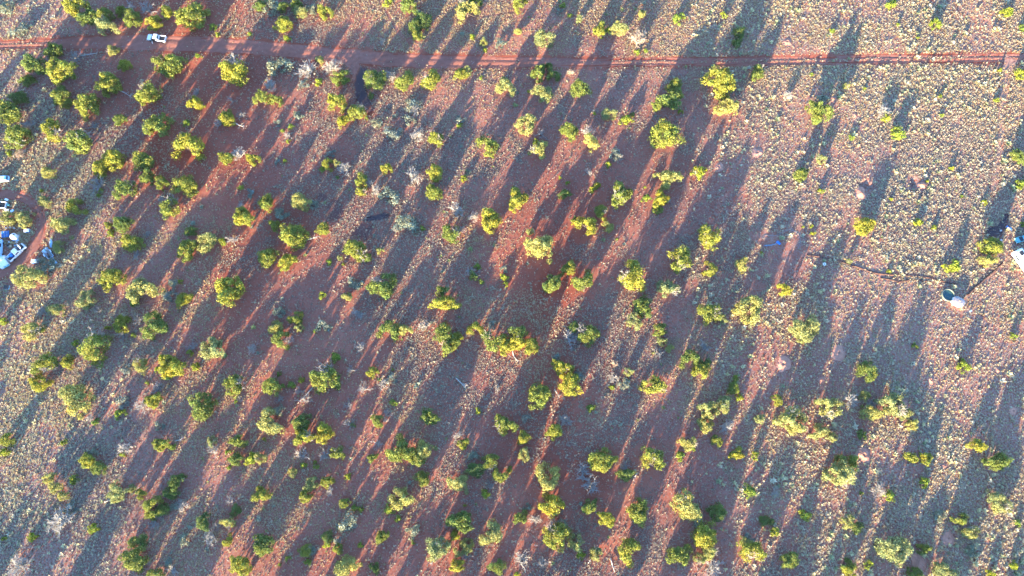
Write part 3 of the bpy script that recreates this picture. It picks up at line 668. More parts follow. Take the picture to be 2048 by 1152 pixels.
for i, (k, px, py, wpx, hpx) in enumerate(PLANTS):
    r = np.random.default_rng(9000 + i)
    s = mpp(px, py); wm = wpx * s
    hm = {'g': 1.08, 'p': 1.02, 'd': 1.0, 'm': 1.05, 's': 0.8, 'k': 0.5, 'w': 0.75, 't': 0.75, 'b': 0.62}[k] * wm ** 0.80 * r.uniform(0.88, 1.14)
    x, y = at(px, py, 0.5 * hm)
    z = float(relief(np.array([x]), np.array([y]))[0])
    dm = min(1.3, max(0.65, hpx / wpx)) * wm            # depth across the ground
    noun = NOUN[k]
    root = empty(OBJ[noun], (x, y, z - 0.03))
    tag(root, look_words(k, wpx, hpx) + ', ' + place_words(i, PLANTS), 'tree' if noun in ('juniper', 'snag') else 'shrub' if noun != 'dead bush' else 'bush', GROUP[noun])
    rz = r.uniform(0, 6.28)
    def fit(rz):                                     # widths along x and y for a copy turned by rz
        c, s_ = abs(math.cos(rz)), abs(math.sin(rz)); return (wm * c + dm * s_) / (c + s_) * 0.5, (wm * s_ + dm * c) / (c + s_) * 0.5
    ax, ay = fit(rz); ax, ay = ax * 1.1, ay * 1.1
    if k in 'gpdmsk':
        cr = CROWN[k][int(r.integers(len(CROWN[k])))]
        part = 'crown' if noun == 'juniper' else 'foliage'
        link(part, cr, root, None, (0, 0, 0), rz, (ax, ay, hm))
        if noun != 'sagebrush':
            link('trunk' if noun == 'juniper' else 'stem', TRUNK[int(r.integers(6))], root, None, (0, 0, 0), rz, (ax * .8, ay * .8, hm))
        if k == 'm' or (k == 'p' and r.random() < 0.4) or (k == 'g' and r.random() < 0.14):
            a = r.uniform(0, 6.28); q = r.uniform(0.3, 0.5)
            dl = link('dead_limb', DEAD['l'][int(r.integers(4))], root, None, (math.cos(a) * q * ax, math.sin(a) * q * ay, 0.1 * hm), r.uniform(0, 6.28), (ax * .62, ay * .62, hm * 0.98))
            dl['label'] = 'bleached grey dead limb'
        if noun == 'juniper': TREES.append((x, y, wm * 0.5))
    else:
        me = DEAD[k][int(r.integers(len(DEAD[k])))]
        link('limb' if k == 'b' else 'twig', me, root, None, (0, 0, 0), rz, (wm * 0.5, dm * 0.5, hm))

# junipers carrying on beyond the frame, whose shadows reach into it
def joined(list_of):
    V, F, T, b = [], [], [], 0
    for me, x, y, rz, a, h in list_of:
        n = len(me.vertices); v = np.zeros(n * 3, np.float32); me.vertices.foreach_get('co', v); v = v.reshape(-1, 3)
        f = np.zeros(len(me.polygons) * 3, np.int32); me.polygons.foreach_get('vertices', f)
        t = np.zeros(n * 4, np.float32); me.color_attributes['tint'].data.foreach_get('color', t)
        c, s = math.cos(rz), math.sin(rz); v = v * [a, a, h]
        V.append(np.c_[v[:, 0] * c - v[:, 1] * s + x, v[:, 0] * s + v[:, 1] * c + y, v[:, 2]]); F.append(f.reshape(-1, 3) + b); T.append(t.reshape(-1, 4)[:, :3]); b += n
    return np.concatenate(V), np.concatenate(F), np.concatenate(T)
off = []
r = np.random.default_rng(77)
for px, py in [(x + r.uniform(-25, 25), 1152 + r.uniform(45, 190)) for x in range(-150, 2060, 85)] + [(-r.uniform(45, 170), y + r.uniform(-20, 20)) for y in range(40, 1160, 95)]:
    x, y = at(px, py); a = r.uniform(2.4, 4.4); off.append((CROWN['g'][int(r.integers(12))], x, y, r.uniform(0, 6.28), a, 1.05 * (2 * a) ** 0.8))
v, f, t = joined(off)
tag(link('woodland', np_mesh('woodland', v, f, t), None, M['green']), 'juniper woodland carrying on beyond the edge of the photo', 'woodland', kind='stuff')

# ------------------------------------------------------------------ grass tufts, too many to count
def grass_points(n, seed, power, zone):
    r = np.random.default_rng(seed)
    PX = r.uniform(-40, W + 40, n); PY = r.uniform(-40, H + 60, n)
    d = ray(0, 0); xs_ = (PX - W / 2); yc = (H / 2 - PY)
    dz = yc * ST - FPX * CT; t = -CAM_H / dz
    x = xs_ * t; y = (yc * CT + FPX * ST) * t
    keep = r.random(n) < (t / t.max()) ** 3 * 1.0                # even over the ground, not over the picture
    D = 0.08 + 0.92 * dens_at(PX, PY) ** power
    D = D * np.clip(1 + 0.6 * fbm(x * 0.9 + 40, y * 0.9) + 0.35 * fbm(x * 3.1, y * 3.1 + 7), 0.38, 1.5)
    dr = np.minimum(dist_width(PX, PY, LOOP), dist_width(PX, PY, BRANCH))
    dr = np.minimum(dr, dist_width(PX, PY, EASTPATH))
    main = dist_width(PX, PY, ROAD)
    strip_mid = (PX > 1120) | (PX < 110)                         # grass between the wheel ruts
    mid_ok = strip_mid & (main < -5.5) & (r.random(n) < 0.35)
    D = np.where((main < 1) & ~mid_ok, 0.02, D); D = np.where(dr < 0.5, np.where(PX > 1900, D * 0.3, 0.03), D)
    for s in SCRAPES + [OLDTRACK]: D = np.where(dist_width(PX, PY, s) < 0, D * 0.18, D)
    for p in CINDER: D = np.where(in_poly(PX, PY, p), D * (0.12 if len(p) in (12, 9) else 0.08 if len(p) == 10 else 0.55), D)
    for mx, my, md, *_ in MOUNDS: D = np.where(np.hypot(PX - mx, PY - my) < md * 0.52, 0.0, D)
    for cx, cy, *_ in PITS: D = np.where(np.hypot(PX - cx, PY - cy) < 14, D * 0.1, D)
    D = np.where(dist_width(PX, PY, TRENCH) < 1, 0.05, D)
    for tx, ty, tr in TREES:
        q = np.hypot(x - tx, y - ty); D = np.where(q < tr * 1.35, D * np.where(q < tr * 0.8, 0.15, 0.6), D)
    keep &= r.random(n) < D
    return x[keep], y[keep], PX[keep], PY[keep], r
def tuft_field(name, x, y, rad, hgt, col, blades, r, label, cat):
    n = len(x); z = relief(x, y)
    a = r.uniform(0, 6.28, (n, 1)) + np.linspace(0, 2 * math.pi, blades, endpoint=False)[None] + r.normal(0, 0.25, (n, blades))
    e = r.uniform(0.45, 1.15, (n, blades)); rr = rad[:, None] * e
    tipz = hgt[:, None] * r.uniform(0.55, 1.1, (n, blades)) * (1.25 - 0.55 * e)
    ca, sa = np.cos(a), np.sin(a); wd = rad[:, None] * r.uniform(0.22, 0.42, (n, blades))
    bx, by = x[:, None] + ca * rr * 0.12, y[:, None] + sa * rr * 0.12
    V = np.zeros((n, blades, 3, 3), np.float32)
    V[..., 0, :] = np.stack([bx - sa * wd, by + ca * wd, np.broadcast_to(z[:, None], bx.shape) + 0.25 * tipz], -1)
    V[..., 1, :] = np.stack([bx + sa * wd, by - ca * wd, np.broadcast_to(z[:, None], bx.shape) + 0.05 * tipz], -1)
    V[..., 2, :] = np.stack([x[:, None] + ca * rr, y[:, None] + sa * rr, z[:, None] + tipz], -1)
    F = np.arange(n * blades * 3).reshape(-1, 3)
    C = np.repeat(col[:, None, :], blades, 1) * r.uniform(0.75, 1.2, (n, blades, 1))
    C = np.repeat(C[:, :, None, :], 3, 2).reshape(-1, 3)
    o = link(name, np_mesh(name, V.reshape(-1, 3), F, C), None, M['grass'])
    return tag(o, label, cat, kind='stuff')
x, y, PX, PY, r = grass_points(960000, 5, 1.35, None)
keep = r.random(len(x)) < np.where(PX > 1420, 0.85, 1.0); x, y, PX, PY = x[keep], y[keep], PX[keep], PY[keep]
n = len(x)
straw, greysage, cream, olive = np.array([0.42, 0.30, 0.155]), np.array([0.28, 0.22, 0.165]), np.array([0.47, 0.38, 0.25]), np.array([0.28, 0.27, 0.12])
side = np.clip((PX - 1300) / 400, 0, 1)[:, None]; west = np.clip((330 - PX) / 300, 0, 1)[:, None]
u = r.random((n, 1)); patch = np.clip(0.5 + 0.9 * fbm(x * 0.5, y * 0.5 + 90), 0, 1)[:, None]
col = straw * (1 - patch) + greysage * patch
col = np.where(u < 0.25 + 0.35 * side, cream, col); col = np.where(u > 1 - 0.06 - 0.3 * west, np.array([0.46, 0.43, 0.25]), col)
col = col * r.uniform(0.8, 1.15, (n, 1))
rad = np.clip(0.205 * np.exp(r.normal(0, 0.38, n)), 0.1, 0.5) * (0.86 + 0.24 * west[:, 0] + 0.2 * side[:, 0]); hgt = rad * r.uniform(0.8, 1.5, n)
tuft_field('bunch_grass', x, y, rad, hgt, col, 6, r, 'pale dry bunchgrass tufts covering the red soil', 'grass')
N_TUFT = n
# rounder yellowish brush clumps, thick on the open east side and round the camp
x, y, PX, PY, r = grass_points(52000, 6, 1.8, None)
keep = r.random(len(x)) < np.clip(1 + 0.9 * fbm(x * 2.2 + 11, y * 2.2), 0.15, 1) * np.where(PX > 1380, 0.85, np.where(PX < 260, 0.3, 0.09)); x, y, PX = x[keep], y[keep], PX[keep]; n = len(x)
u = r.random((n, 1)); col = np.where(u < 0.5, np.array([0.62, 0.54, 0.31]), np.where(u < 0.8, np.array([0.56, 0.49, 0.36]), np.array([0.34, 0.36, 0.20]))); mid_ = ((PX > 260) & (PX < 1380))[:, None]; col = np.where(mid_, np.where(u < 0.6, np.array([0.25, 0.27, 0.20]), np.array([0.26, 0.28, 0.11])), col)
rad = np.clip(0.35 * np.exp(r.normal(0, 0.45, n)), 0.16, 1.0); tuft_field('brush_clumps', x, y, rad, rad * r.uniform(0.9, 1.4, n), col * r.uniform(0.85, 1.1, (n, 1)), 14, r, 'low cream and yellow brush clumps among the pale grass', 'brush')
# dead sticks shed round the trees
r = np.random.default_rng(21); SV, SF, b = [], [], 0
for i in range(2600):
    tx, ty, tr = TREES[int(r.integers(len(TREES)))]
    a, q = r.uniform(0, 6.28), tr * r.uniform(0.9, 2.2); sx, sy = tx + q * math.cos(a), ty + q * math.sin(a); d = r.uniform(0, 6.28); L = r.uniform(0.3, 1.1)
    b = seg(SV, SF, np.array([sx, sy, 0.06]), np.array([sx + L * math.cos(d), sy + L * math.sin(d), r.uniform(0.06, 0.3)]), r.uniform(0.03, 0.06), 0.02, b)
tag(link('stick_litter', np_mesh('stick_litter', np.array(SV), np.array(SF)), None, M['deadwood']), 'dead grey sticks littering the soil round the junipers', 'litter', kind='stuff')
print('tufts', N_TUFT, 'brush', n, 'plants', len(PLANTS), {k: sum(p[0] == k for p in PLANTS) for k in 'gpdmskwtb'})
#THINGS
# ------------------------------------------------------------------ fallen logs (photo pixels: butt end, tip)
LOGS = [((160, 113), (197, 107), 'pale fallen branch below the road near the photo corner'), ((238, 181), (264, 195), 'grey log lying between two round junipers'),
        ((468, 245), (490, 255), 'short pale log sticking out from under a juniper'), ((626, 775), (596, 807), 'long white log lying on a lit strip of soil'),
        ((612, 481), (642, 472), 'pale branch lying between two junipers'), ((1492, 139), (1502, 137), 'short silver log beside the road'),
        ((912, 756), (932, 777), 'thin grey pole lying alone on grass'), ((1109, 778), (1119, 796), 'pale log under the forked junipers'),
        ((876, 1110), (861, 1128), 'pale log under the big olive juniper'), ((1176, 1126), (1182, 1119), 'short tan log under a small pale juniper'),
        ((1274, 946), (1266, 962), 'jagged white stump wood between two junipers'), ((1221, 1116), (1229, 1144), 'thin dark pole lying in shade'),
        ((350, 882), (370, 874), 'thin pale branch beside a small juniper'), ((1024, 697), (1036, 724), 'pale leaning trunk under the merged junipers'),
        ((210, 1004), (232, 998), 'thin curved pale branch under a juniper')]
for i, (p, q, label) in enumerate(LOGS):
    r = np.random.default_rng(700 + i); a, b = Vector((*at(*p), 0.22)), Vector((*at(*q), 0.28)); L = (b - a).length
    rad = 0.16 if L > 3 else 0.12
    side = Vector((-(b - a).y, (b - a).x, 0)).normalized(); mid = a.lerp(b, 0.5) + side * r.normal(0, 0.06 * L) + Vector((0, 0, 0.08))
    root = empty('fallen_log', a); tag(root, label, 'log', 'fallen logs')
    mb = MB(); z = Vector((0, 0, 0)); mb.tube(z, mid - a, rad, rad * 0.8, 8); mb.tube(mid - a, b - a, rad * 0.8, rad * 0.3, 8); mb.build('bole', M['deadwood'], root, smooth=True)
    for k in range(4):
        s = a.lerp(b, r.uniform(0.45, 0.95)) - a; e = s + side * r.choice([-1, 1]) * r.uniform(.2, .35) * min(L, 4) + (b - a) * r.uniform(0.05, 0.25) + Vector((0, 0, r.uniform(0.1, 0.6)))
        MB().tube(s, e, rad * 0.4, rad * 0.12, 5).build('branch', M['deadwood'], root)

# ------------------------------------------------------------------ vehicles
def heading(p, q):
    a, b = at(*p), at(*q); return math.atan2(b[1] - a[1], b[0] - a[0])
def wheel(parent, x, y, z, r, w, rim='steel'):
    t = MB(); prof = [(r * 0.6, -w / 2), (r * 0.95, -w / 2), (r, -w * 0.35), (r, w * 0.35), (r * 0.95, w / 2), (r * 0.6, w / 2)]
    t.lathe(prof, 18); o = t.build('wheel', M['rubber'], parent, smooth=False, loc=(x, y, z)); o.rotation_euler = (R(90), 0, 0)
    k = MB().lathe([(r * 0.58, -w * 0.42), (r * 0.6, w * 0.42)], 14).build('rim', M[rim], o); return o
def pickup(px, py, rz, label, body='white', door_open=False, hood_up=False, load=None, trim='glass'):
    """crew pickup about 5.4 m long, nose along +x"""
    x, y = at(px, py, 0.9); t = empty('pickup_truck', (x, y, 0.0), rz); tag(t, label, 'truck')
    bm = M[body]
    # lower body: sills, nose and bonnet
    MB().prism([(2.62, 0.5), (2.70, 0.72), (2.66, 0.98), (2.5, 1.06), (1.35, 1.16), (1.2, 1.0), (-0.62, 1.0), (-0.62, 0.42), (2.45, 0.40)], -0.95, 0.95, [0.12, 0.08, 0.1, 0.12, 0.05, 0, 0, 0, 0.05]).build('body', bm, t, 0.05)
    # cab: pillars and roof as one shell, glass let in proud
    MB().prism([(1.30, 1.10), (0.62, 1.72), (0.40, 1.80), (-0.42, 1.80), (-0.60, 1.68), (-0.62, 1.0), (1.15, 1.0)], -0.92, 0.92, [0.06, 0.17, 0.22, 0.22, 0.17, 0.02, 0.02]).build('cab', bm, t, 0.04)
    MB().prism([(1.285, 1.165), (0.70, 1.70), (0.725, 1.715), (1.32, 1.165)], -0.72, 0.72, [0, 0.06, 0.06, 0]).build('windscreen', M['glass'], t)
    MB().box(-0.655, -0.615, -0.62, 0.62, 1.18, 1.6).build('rear_window', M['glass'], t)
    for s in (-1, 1):
        MB().box(-0.45, 0.62, min(s * .80, s * .90), max(s * .80, s * .90), 1.22, 1.55, 0.06, 0.0).build('side_window', M['glass'], t)
        MB().box(1.05, 1.20, min(s * .96, s * 1.16), max(s * .96, s * 1.16), 1.12, 1.30).build('mirror', M['black'], t, 0.02)
        MB().box(2.60, 2.705, min(s * .55, s * .82), max(s * .55, s * .82), 0.74, 0.94).build('headlight', M['lamp'], t, 0.02)
        MB().box(-2.74, -2.70, min(s * .78, s * .92), max(s * .78, s * .92), 0.70, 1.05).build('tail_light', M['redlamp'], t)
    # bed: floor, walls, tailgate, dark liner
    b = MB(); b.box(-2.68, -0.66, 0.82, 0.95, 0.45, 1.10); b.box(-2.68, -0.66, -0.95, -0.82, 0.45, 1.10); b.box(-0.76, -0.66, -0.82, 0.82, 0.45, 1.10)
    bed = b.build('bed', bm, t, 0.02)
    MB().box(-2.60, -0.78, -0.80, 0.80, 0.50, 0.60).build('bed_liner', M['black'], bed)
    MB().box(-2.76, -2.685, -0.94, 0.94, 0.52, 1.09).build('tailgate', bm, t, 0.02)
    MB().box(2.60, 2.80, -0.88, 0.88, 0.45, 0.66).build('front_bumper', M['steel'], t, 0.04)
    MB().box(-2.90, -2.77, -0.88, 0.88, 0.45, 0.62).build('rear_bumper', M['steel'], t, 0.03)
    for wx in (1.78, -1.72):
        for s in (-1, 1): wheel(t, wx, s * 0.86, 0.38, 0.38, 0.26)
    if door_open:
        MB().box(-0.05, 1.10, 0.925, 0.99, 0.55, 1.66).build('door_opening', M['black'], t)
        d = MB(); d.box(0, 1.08, -0.035, 0.035, 0.50, 1.18); dr = d.build('open_door', bm, t, 0.02, loc=(1.12, 0.97, 0), rz=R(180 - 68))
        MB().box(0.12, 0.95, -0.02, 0.02, 1.185, 1.58, 0.06, 0).build('door_window', M['glass'], dr)
    if hood_up:
        h = MB(); h.box(0, 1.15, -0.78, 0.78, -0.02, 0.03); o = h.build('raised_bonnet', bm, t, 0.01, loc=(1.36, 0, 1.2)); o.rotation_euler = (0, R(-58), 0)
        MB().box(1.45, 2.45, -0.7, 0.7, 1.0, 1.19).build('engine_bay', M['black'], t)
    if load:
        for (a, b2, c, d2, z1, m) in load: MB().box(a, b2, c, d2, 0.60, z1).build('load_box', M[m], t, 0.03)
    return t
def car(px, py, rz, label, body, name='parked_car'):
    """small hatchback about 4.2 m long, nose along +x"""
    x, y = at(px, py, 0.7); t = empty(name, (x, y, 0), rz); tag(t, label, 'car'); bm = M[body]
    MB().prism([(2.05, 0.35), (2.12, 0.55), (2.0, 0.78), (1.0, 0.92), (-1.95, 0.95), (-2.1, 0.75), (-2.05, 0.35)], -0.86, 0.86, [0.1, 0.12, 0.14, 0.06, 0.08, 0.1, 0.08]).build('body', bm, t, 0.06)
    MB().prism([(1.02, 0.90), (0.30, 1.38), (0.05, 1.44), (-1.25, 1.42), (-1.6, 1.30), (-1.92, 0.93)], -0.80, 0.80, [0.05, 0.16, 0.18, 0.18, 0.16, 0.06]).build('cabin', bm, t, 0.05)
    MB().prism([(1.0, 0.955), (0.36, 1.375), (0.39, 1.385), (1.045, 0.955)], -0.66, 0.66, [0, 0.05, 0.05, 0]).build('windscreen', M['glass'], t)
    MB().prism([(-1.63, 1.285), (-1.88, 0.99), (-1.925, 0.99), (-1.665, 1.29)], -0.60, 0.60, [0.04, 0, 0, 0.04]).build('rear_window', M['glass'], t)
    for s in (-1, 1):
        MB().box(-1.45, 0.45, min(s * .70, s * .775), max(s * .70, s * .775), 0.98, 1.27, 0.12, 0).build('side_window', M['glass'], t)
        MB().box(2.02, 2.125, min(s * .5, s * .74), max(s * .5, s * .74), 0.58, 0.72).build('headlight', M['lamp'], t)
        MB().box(-2.13, -2.03, min(s * .55, s * .76), max(s * .55, s * .76), 0.66, 0.84).build('tail_light', M['redlamp'], t)
        for wx in (1.3, -1.3): wheel(t, wx, s * 0.78, 0.31, 0.31, 0.2)
    return t
pickup(312.5, 75.5, heading((330, 77.5), (296, 74)), 'white pickup with its door open parked on the dirt road', 'white', door_open=True)
pickup(32, 504.5, heading((18, 519), (47, 492)), 'white pickup with raised bonnet and loaded bed inside the loop track', 'white', hood_up=True,
       load=[(-2.45, -1.95, -0.6, 0.1, 1.2, 'black'), (-1.75, -1.05, -0.2, 0.6, 1.25, 'blue'), (-2.4, -1.9, 0.25, 0.65, 1.15, 'bluepale')])
car(3, 358, heading((0, 358), (15, 357)) + math.pi, 'pale blue-white hatchback above the loop track at the photo edge', 'bluepale')
pickup(-8, 409, heading((6, 410), (-20, 408)), 'white pickup with an empty dark bed just under the loop track', 'white')
car(2045, 477, heading((2045, 477), (2030, 482)), 'teal car parked against the white caravan', 'teal')
def van(px, py, rz, label):
    x, y = at(px, py, 1.0); t = empty('parked_van', (x, y, 0), rz); tag(t, label, 'van')
    MB().prism([(2.5, 0.4), (2.55, 0.95), (1.9, 1.15), (1.2, 1.95), (-2.5, 2.0), (-2.55, 0.4)], -0.95, 0.95, [0.06, 0.08, 0.08, 0.14, 0.12, 0.04]).build('body', M['bluepale'], t, 0.06)
    MB().prism([(1.86, 1.22), (1.27, 1.90), (1.30, 1.92), (1.92, 1.22)], -0.75, 0.75).build('windscreen', M['glass'], t)
    for s in (-1, 1):
        MB().box(0.2, 1.2, min(s * .80, s * .93), max(s * .80, s * .93), 1.25, 1.75).build('side_window', M['glass'], t)
        for wx in (1.6, -1.6): wheel(t, wx, s * 0.86, 0.34, 0.34, 0.22)
    MB().box(-2.0, 0.8, -0.55, 0.55, 1.99, 2.08).build('roof_rack', M['white'], t)
van(-4, 497, heading((0, 512), (2, 484)), 'pale blue van cut by the photo edge beside the loaded pickup')
# white caravan cut by the frame on the east side
x, y = at(2047, 524, 1.2); rz = heading((2024, 499), (2060, 548)); t = empty('caravan', (x, y, 0), rz)
tag(t, 'white box caravan with a dark roof hatch, cut by the photo edge', 'caravan')
MB().prism([(3.4, 0.55), (3.55, 1.1), (3.3, 2.3), (2.9, 2.55), (-2.9, 2.6), (-3.45, 2.35), (-3.6, 1.5), (-3.4, 0.55)], -1.15, 1.15, [0, 0, 0.03, 0.1, 0.1, 0.05, 0, 0]).build('body', M['white'], t, 0.08)
MB().box(-3.0, -1.75, -0.55, 0.6, 2.6, 2.68).build('roof_hatch', M['black'], t, 0.02)
hb = MB(); hb.box(-3.1, -3.0, -0.65, 0.7, 2.56, 2.72); hb.box(-1.75, -1.65, -0.65, 0.7, 2.56, 2.72); hb.build('hatch_frame', M['white'], t)
MB().box(0.2, 1.2, -0.3, 0.3, 2.6, 2.85).build('roof_vent', M['offwhite'], t, 0.05)
for s in (-1, 1):
    MB().box(-2.4, -1.0, min(s * 1.12, s * 1.165), max(s * 1.12, s * 1.165), 1.35, 1.95).build('side_window', M['glass'], t); wheel(t, 0.3, s * 1.0, 0.36, 0.36, 0.22)
MB().box(0.6, 1.3, -1.18, -1.14, 0.7, 2.2).build('door', M['offwhite'], t)
dbar = MB(); dbar.tube((-3.4, -0.4, 0.5), (-4.6, 0, 0.5), 0.05, 0.05); dbar.tube((-3.4, 0.4, 0.5), (-4.6, 0, 0.5), 0.05, 0.05); dbar.build('drawbar', M['black'], t)

# ------------------------------------------------------------------ the camp inside the loop
def spot(px, py, z=0.0): a = at(px, py, z); return (a[0], a[1], 0.0)
t = empty('water_tank', spot(28, 473, 0.9)); tag(t, 'round white plastic water tank in the camp', 'tank')
MB().lathe([(0.85, 0), (0.86, 0.05), (0.83, 0.4), (0.86, 0.7), (0.86, 1.25), (0.80, 1.38), (0.35, 1.55), (0.0001, 1.56)], 28).build('tank_body', M['plastic'], t, smooth=True)
MB().lathe([(0.2, 1.48), (0.2, 1.62), (0.16, 1.65)], 14, (0.32, 0.3)).build('lid', M['black'], t)
MB().box(-1.0, 1.0, -1.0, 1.0, -0.1, 0.06).build('base_pad', M['bluepale'], t, 0.02)
def panels(px, py, rz, n, label, w=1.0, h=1.7, tilt=22, colr='panel'):
    t = empty('solar_array', spot(px, py, 0.5), rz); tag(t, label, 'solar panels')
    fr = MB(); L = n * w
    for sx in (-L / 2, L / 2 - 0.08):
        fr.tube((sx, -h / 2, 0.0), (sx, -h / 2, 0.35), 0.03, 0.03); fr.tube((sx, h / 2, 0.0), (sx, h / 2, 0.35 + h * math.sin(R(tilt))), 0.03, 0.03)
    fr.build('stand', M['steel'], t)
    for i in range(n):
        o = MB().box(-w / 2 + 0.04, w / 2 - 0.04, 0, h, 0, 0.04).build('panel', M[colr], t, loc=(-L / 2 + w * (i + 0.5), -h / 2 * math.cos(R(tilt)), 0.36)); o.rotation_euler = (R(tilt), 0, 0)
        MB().box(-w / 2 + 0.0, -w / 2 + 0.04, 0, h, -0.005, 0.05).build('panel_frame', M['offwhite'], o)
panels(11, 468.5, R(8), 3, 'three dark blue solar panels in a row beside the round tank', 0.75, 1.75, 12)
panels(12, 531, R(32), 2, 'two teal solar panels leaning in front of the white tent', 0.75, 0.95, 18, 'teal')
# white ridge tent
t = empty('canvas_tent', spot(4, 523, 0.8), heading((0, 530), (14, 522))); tag(t, 'white canvas tent beside the loop track at the photo edge', 'tent')
MB().prism([(-1.6, 0), (-1.45, 0.8), (0, 1.7), (1.45, 0.8), (1.6, 0)], -1.2, 1.2).build('canvas', M['offwhite'], t, 0.03, rz=R(90))
MB().box(-0.03, 0.03, -1.7, 1.7, 1.68, 1.74).build('ridge_pole', M['wood'], t, rz=R(90))
MB().box(1.16, 1.23, -0.4, 0.4, 0.05, 1.1).build('flap', M['bluepale'], t)
# shade frame at the edge: box trailer left open
def cooler(px, py, rz, l, w, h, m, label, cat='box', name='storage_box', lidm='white'):
    t = empty(name, spot(px, py, h), rz); tag(t, label, cat)
    MB().box(-l / 2, l / 2, -w / 2, w / 2, 0, h * 0.8, 0.02).build('box_body', M[m], t, 0.03)
    MB().box(-l / 2 - .03, l / 2 + .03, -w / 2 - .03, w / 2 + .03, h * 0.8 + 0.003, h).build('lid', M[lidm], t, 0.03)
    for s in (-1, 1): MB().box(s * l / 2 - .04 if s < 0 else l / 2 - .02, s * l / 2 + .02 if s < 0 else l / 2 + .04, -0.12, 0.12, h * 0.5, h * 0.6).build('handle', M['black'], t)
    return t
cooler(52.5, 460.5, R(6), 1.35, 0.8, 0.7, 'blue', 'blue chest with a white lid under the camp bushes', 'chest')
cooler(67.5, 522, R(5), 1.5, 0.9, 0.8, 'blue', 'white-lidded blue box outside the loop track', 'chest')
cooler(12.5, 399, R(-20), 0.95, 0.5, 0.5, 'bluepale', 'small white chest beside the loop track near the edge', 'chest')
cooler(13, 420.5, R(5), 1.0, 0.6, 0.5, 'plastic', 'grey-white chest above the camp bushes', 'chest')
cooler(24, 422, R(30), 0.8, 0.8, 0.6, 'bluepale', 'pale blue crate above the camp bushes', 'crate', 'crate', 'bluepale')
cooler(15.5, 491, R(10), 0.7, 0.6, 0.5, 'offwhite', 'small white crate beside the raised-bonnet pickup', 'crate', 'crate', 'black')
cooler(20.5, 492, R(30), 0.55, 0.7, 0.5, 'wood', 'small timber crate beside the raised-bonnet pickup', 'crate', 'crate', 'wood')
cooler(12, 574, R(0), 1.2, 1.0, 0.7, 'bluepale', 'pale box with a dark top at the photo edge below the camp', 'box', 'storage_box', 'black')
def drum(px, py, r, h, m, label, name='drum', cat='drum'):
    t = empty(name, spot(px, py, h)); tag(t, label, cat)
    MB().lathe([(r, 0), (r, h * .3), (r * 1.04, h * .33), (r, h * .36), (r, h * .64), (r * 1.04, h * .67), (r, h * .7), (r, h), (r * .92, h), (r * .92, h - 0.03), (0.0001, h - 0.03)], 16).build('drum_body', M[m], t, smooth=False)
    MB().lathe([(0.05, h - 0.02), (0.05, h + 0.03)], 8, (r * .5, 0)).build('bung', M['black'], t)
drum(14.3, 408.5, 0.32, 0.85, 'teal', 'teal drum beside the small white chest')
for px, py, m, lab in ((12, 456, 'plastic', 'white bucket below the camp bushes'), (20, 455, 'plastic', 'white bucket between the bushes and solar panels'), (28, 456, 'offwhite', 'off-white bucket above the round tank'),
                       (18, 484, 'offwhite', 'dusty white bucket under the round tank'), (33, 484, 'plastic', 'small white bucket between tank and pickup'), (3.5, 513, 'bluepale', 'pale blue bucket beside the white tent'),
                       (30, 491, 'bluepale', 'pale blue bucket by the raised bonnet'), (1180.5, 183, 'plastic', 'lone white bucket at the foot of a juniper'), (2003, 480, 'plastic', 'white bucket between juniper and caravan'),
                       (2002, 461, 'offwhite', 'small white bucket on the scorched patch'), (1942, 622, 'bluepale', 'pale blue bucket below the white shed')):
    t = empty('bucket', spot(px, py, 0.4)); tag(t, lab, 'bucket', 'buckets')
    MB().lathe([(0.17, 0), (0.22, 0.45), (0.24, 0.45), (0.24, 0.48), (0.20, 0.48), (0.16, 0.06), (0.0001, 0.06)], 14).build('pail', M[m], t)
    MB().tube((-0.23, 0, 0.45), (0, 0.12, 0.60), 0.012, 0.012, 4).tube((0, 0.12, 0.60), (0.23, 0, 0.45), 0.012, 0.012, 4).build('handle', M['steel'], t)
# leaning timber arch sheet by the bushes
t = empty('timber_panel', spot(31, 424, 0.6), R(40)); tag(t, 'pale timber panel leaning in the camp bushes', 'panel')
for i in range(5): MB().box(-0.75 + 0.3 * i, -0.47 + 0.3 * i, -0.03, 0.03, 0.0, 1.3 + 0.05 * (i % 2)).build('plank', M['wood'], t, 0.01)
MB().box(-0.75, 0.75, 0.035, 0.09, 0.3, 0.42).build('batten', M['wood'], t)
# kayak-like blue drum pipe and flat trailer outside the loop
t = empty('canoe', spot(101, 486, 0.3), heading((101, 496), (101, 477))); tag(t, 'pale blue canoe lying beside the loop track', 'canoe')
V, F = [], []; n, k = 13, 9
for i in range(n):
    u = -1 + 2 * i / (n - 1); w = 0.36 * (1 - u * u) ** 0.6 + 0.01
    for j in range(k):
        a = math.pi * j / (k - 1); V.append((u * 1.35, w * math.cos(a), 0.02 + 0.34 * math.sin(a) * (1 - 0.4 * u * u)))
F = [(i * k + j, i * k + j + 1, (i + 1) * k + j + 1, (i + 1) * k + j) for i in range(n - 1) for j in range(k - 1)]
mb = MB(); mb.add(V, F); mb.build('hull', M['bluepale'], t, smooth=True)
MB().box(-1.3, 1.3, -0.025, 0.025, 0.35, 0.40).build('keel', M['blue'], t)
t = empty('flat_trailer', spot(97, 509, 0.6), heading((88, 498), (106, 521))); tag(t, 'flat trailer heaped with bluish scrap outside the loop track', 'trailer')
tr = MB(); tr.box(-2.1, 1.2, -0.85, -0.77, 0.5, 0.62); tr.box(-2.1, 1.2, 0.77, 0.85, 0.5, 0.62); tr.box(-2.1, -2.02, -0.77, 0.77, 0.5, 0.62); tr.box(1.12, 1.2, -0.77, 0.77, 0.5, 0.62); tr.build('frame', M['bluepale'], t)
for i in range(7): MB().box(-2.0 + 0.45 * i, -1.58 + 0.45 * i, -0.76, 0.76, 0.52, 0.57).build('deck_board', M['greywood'], t)
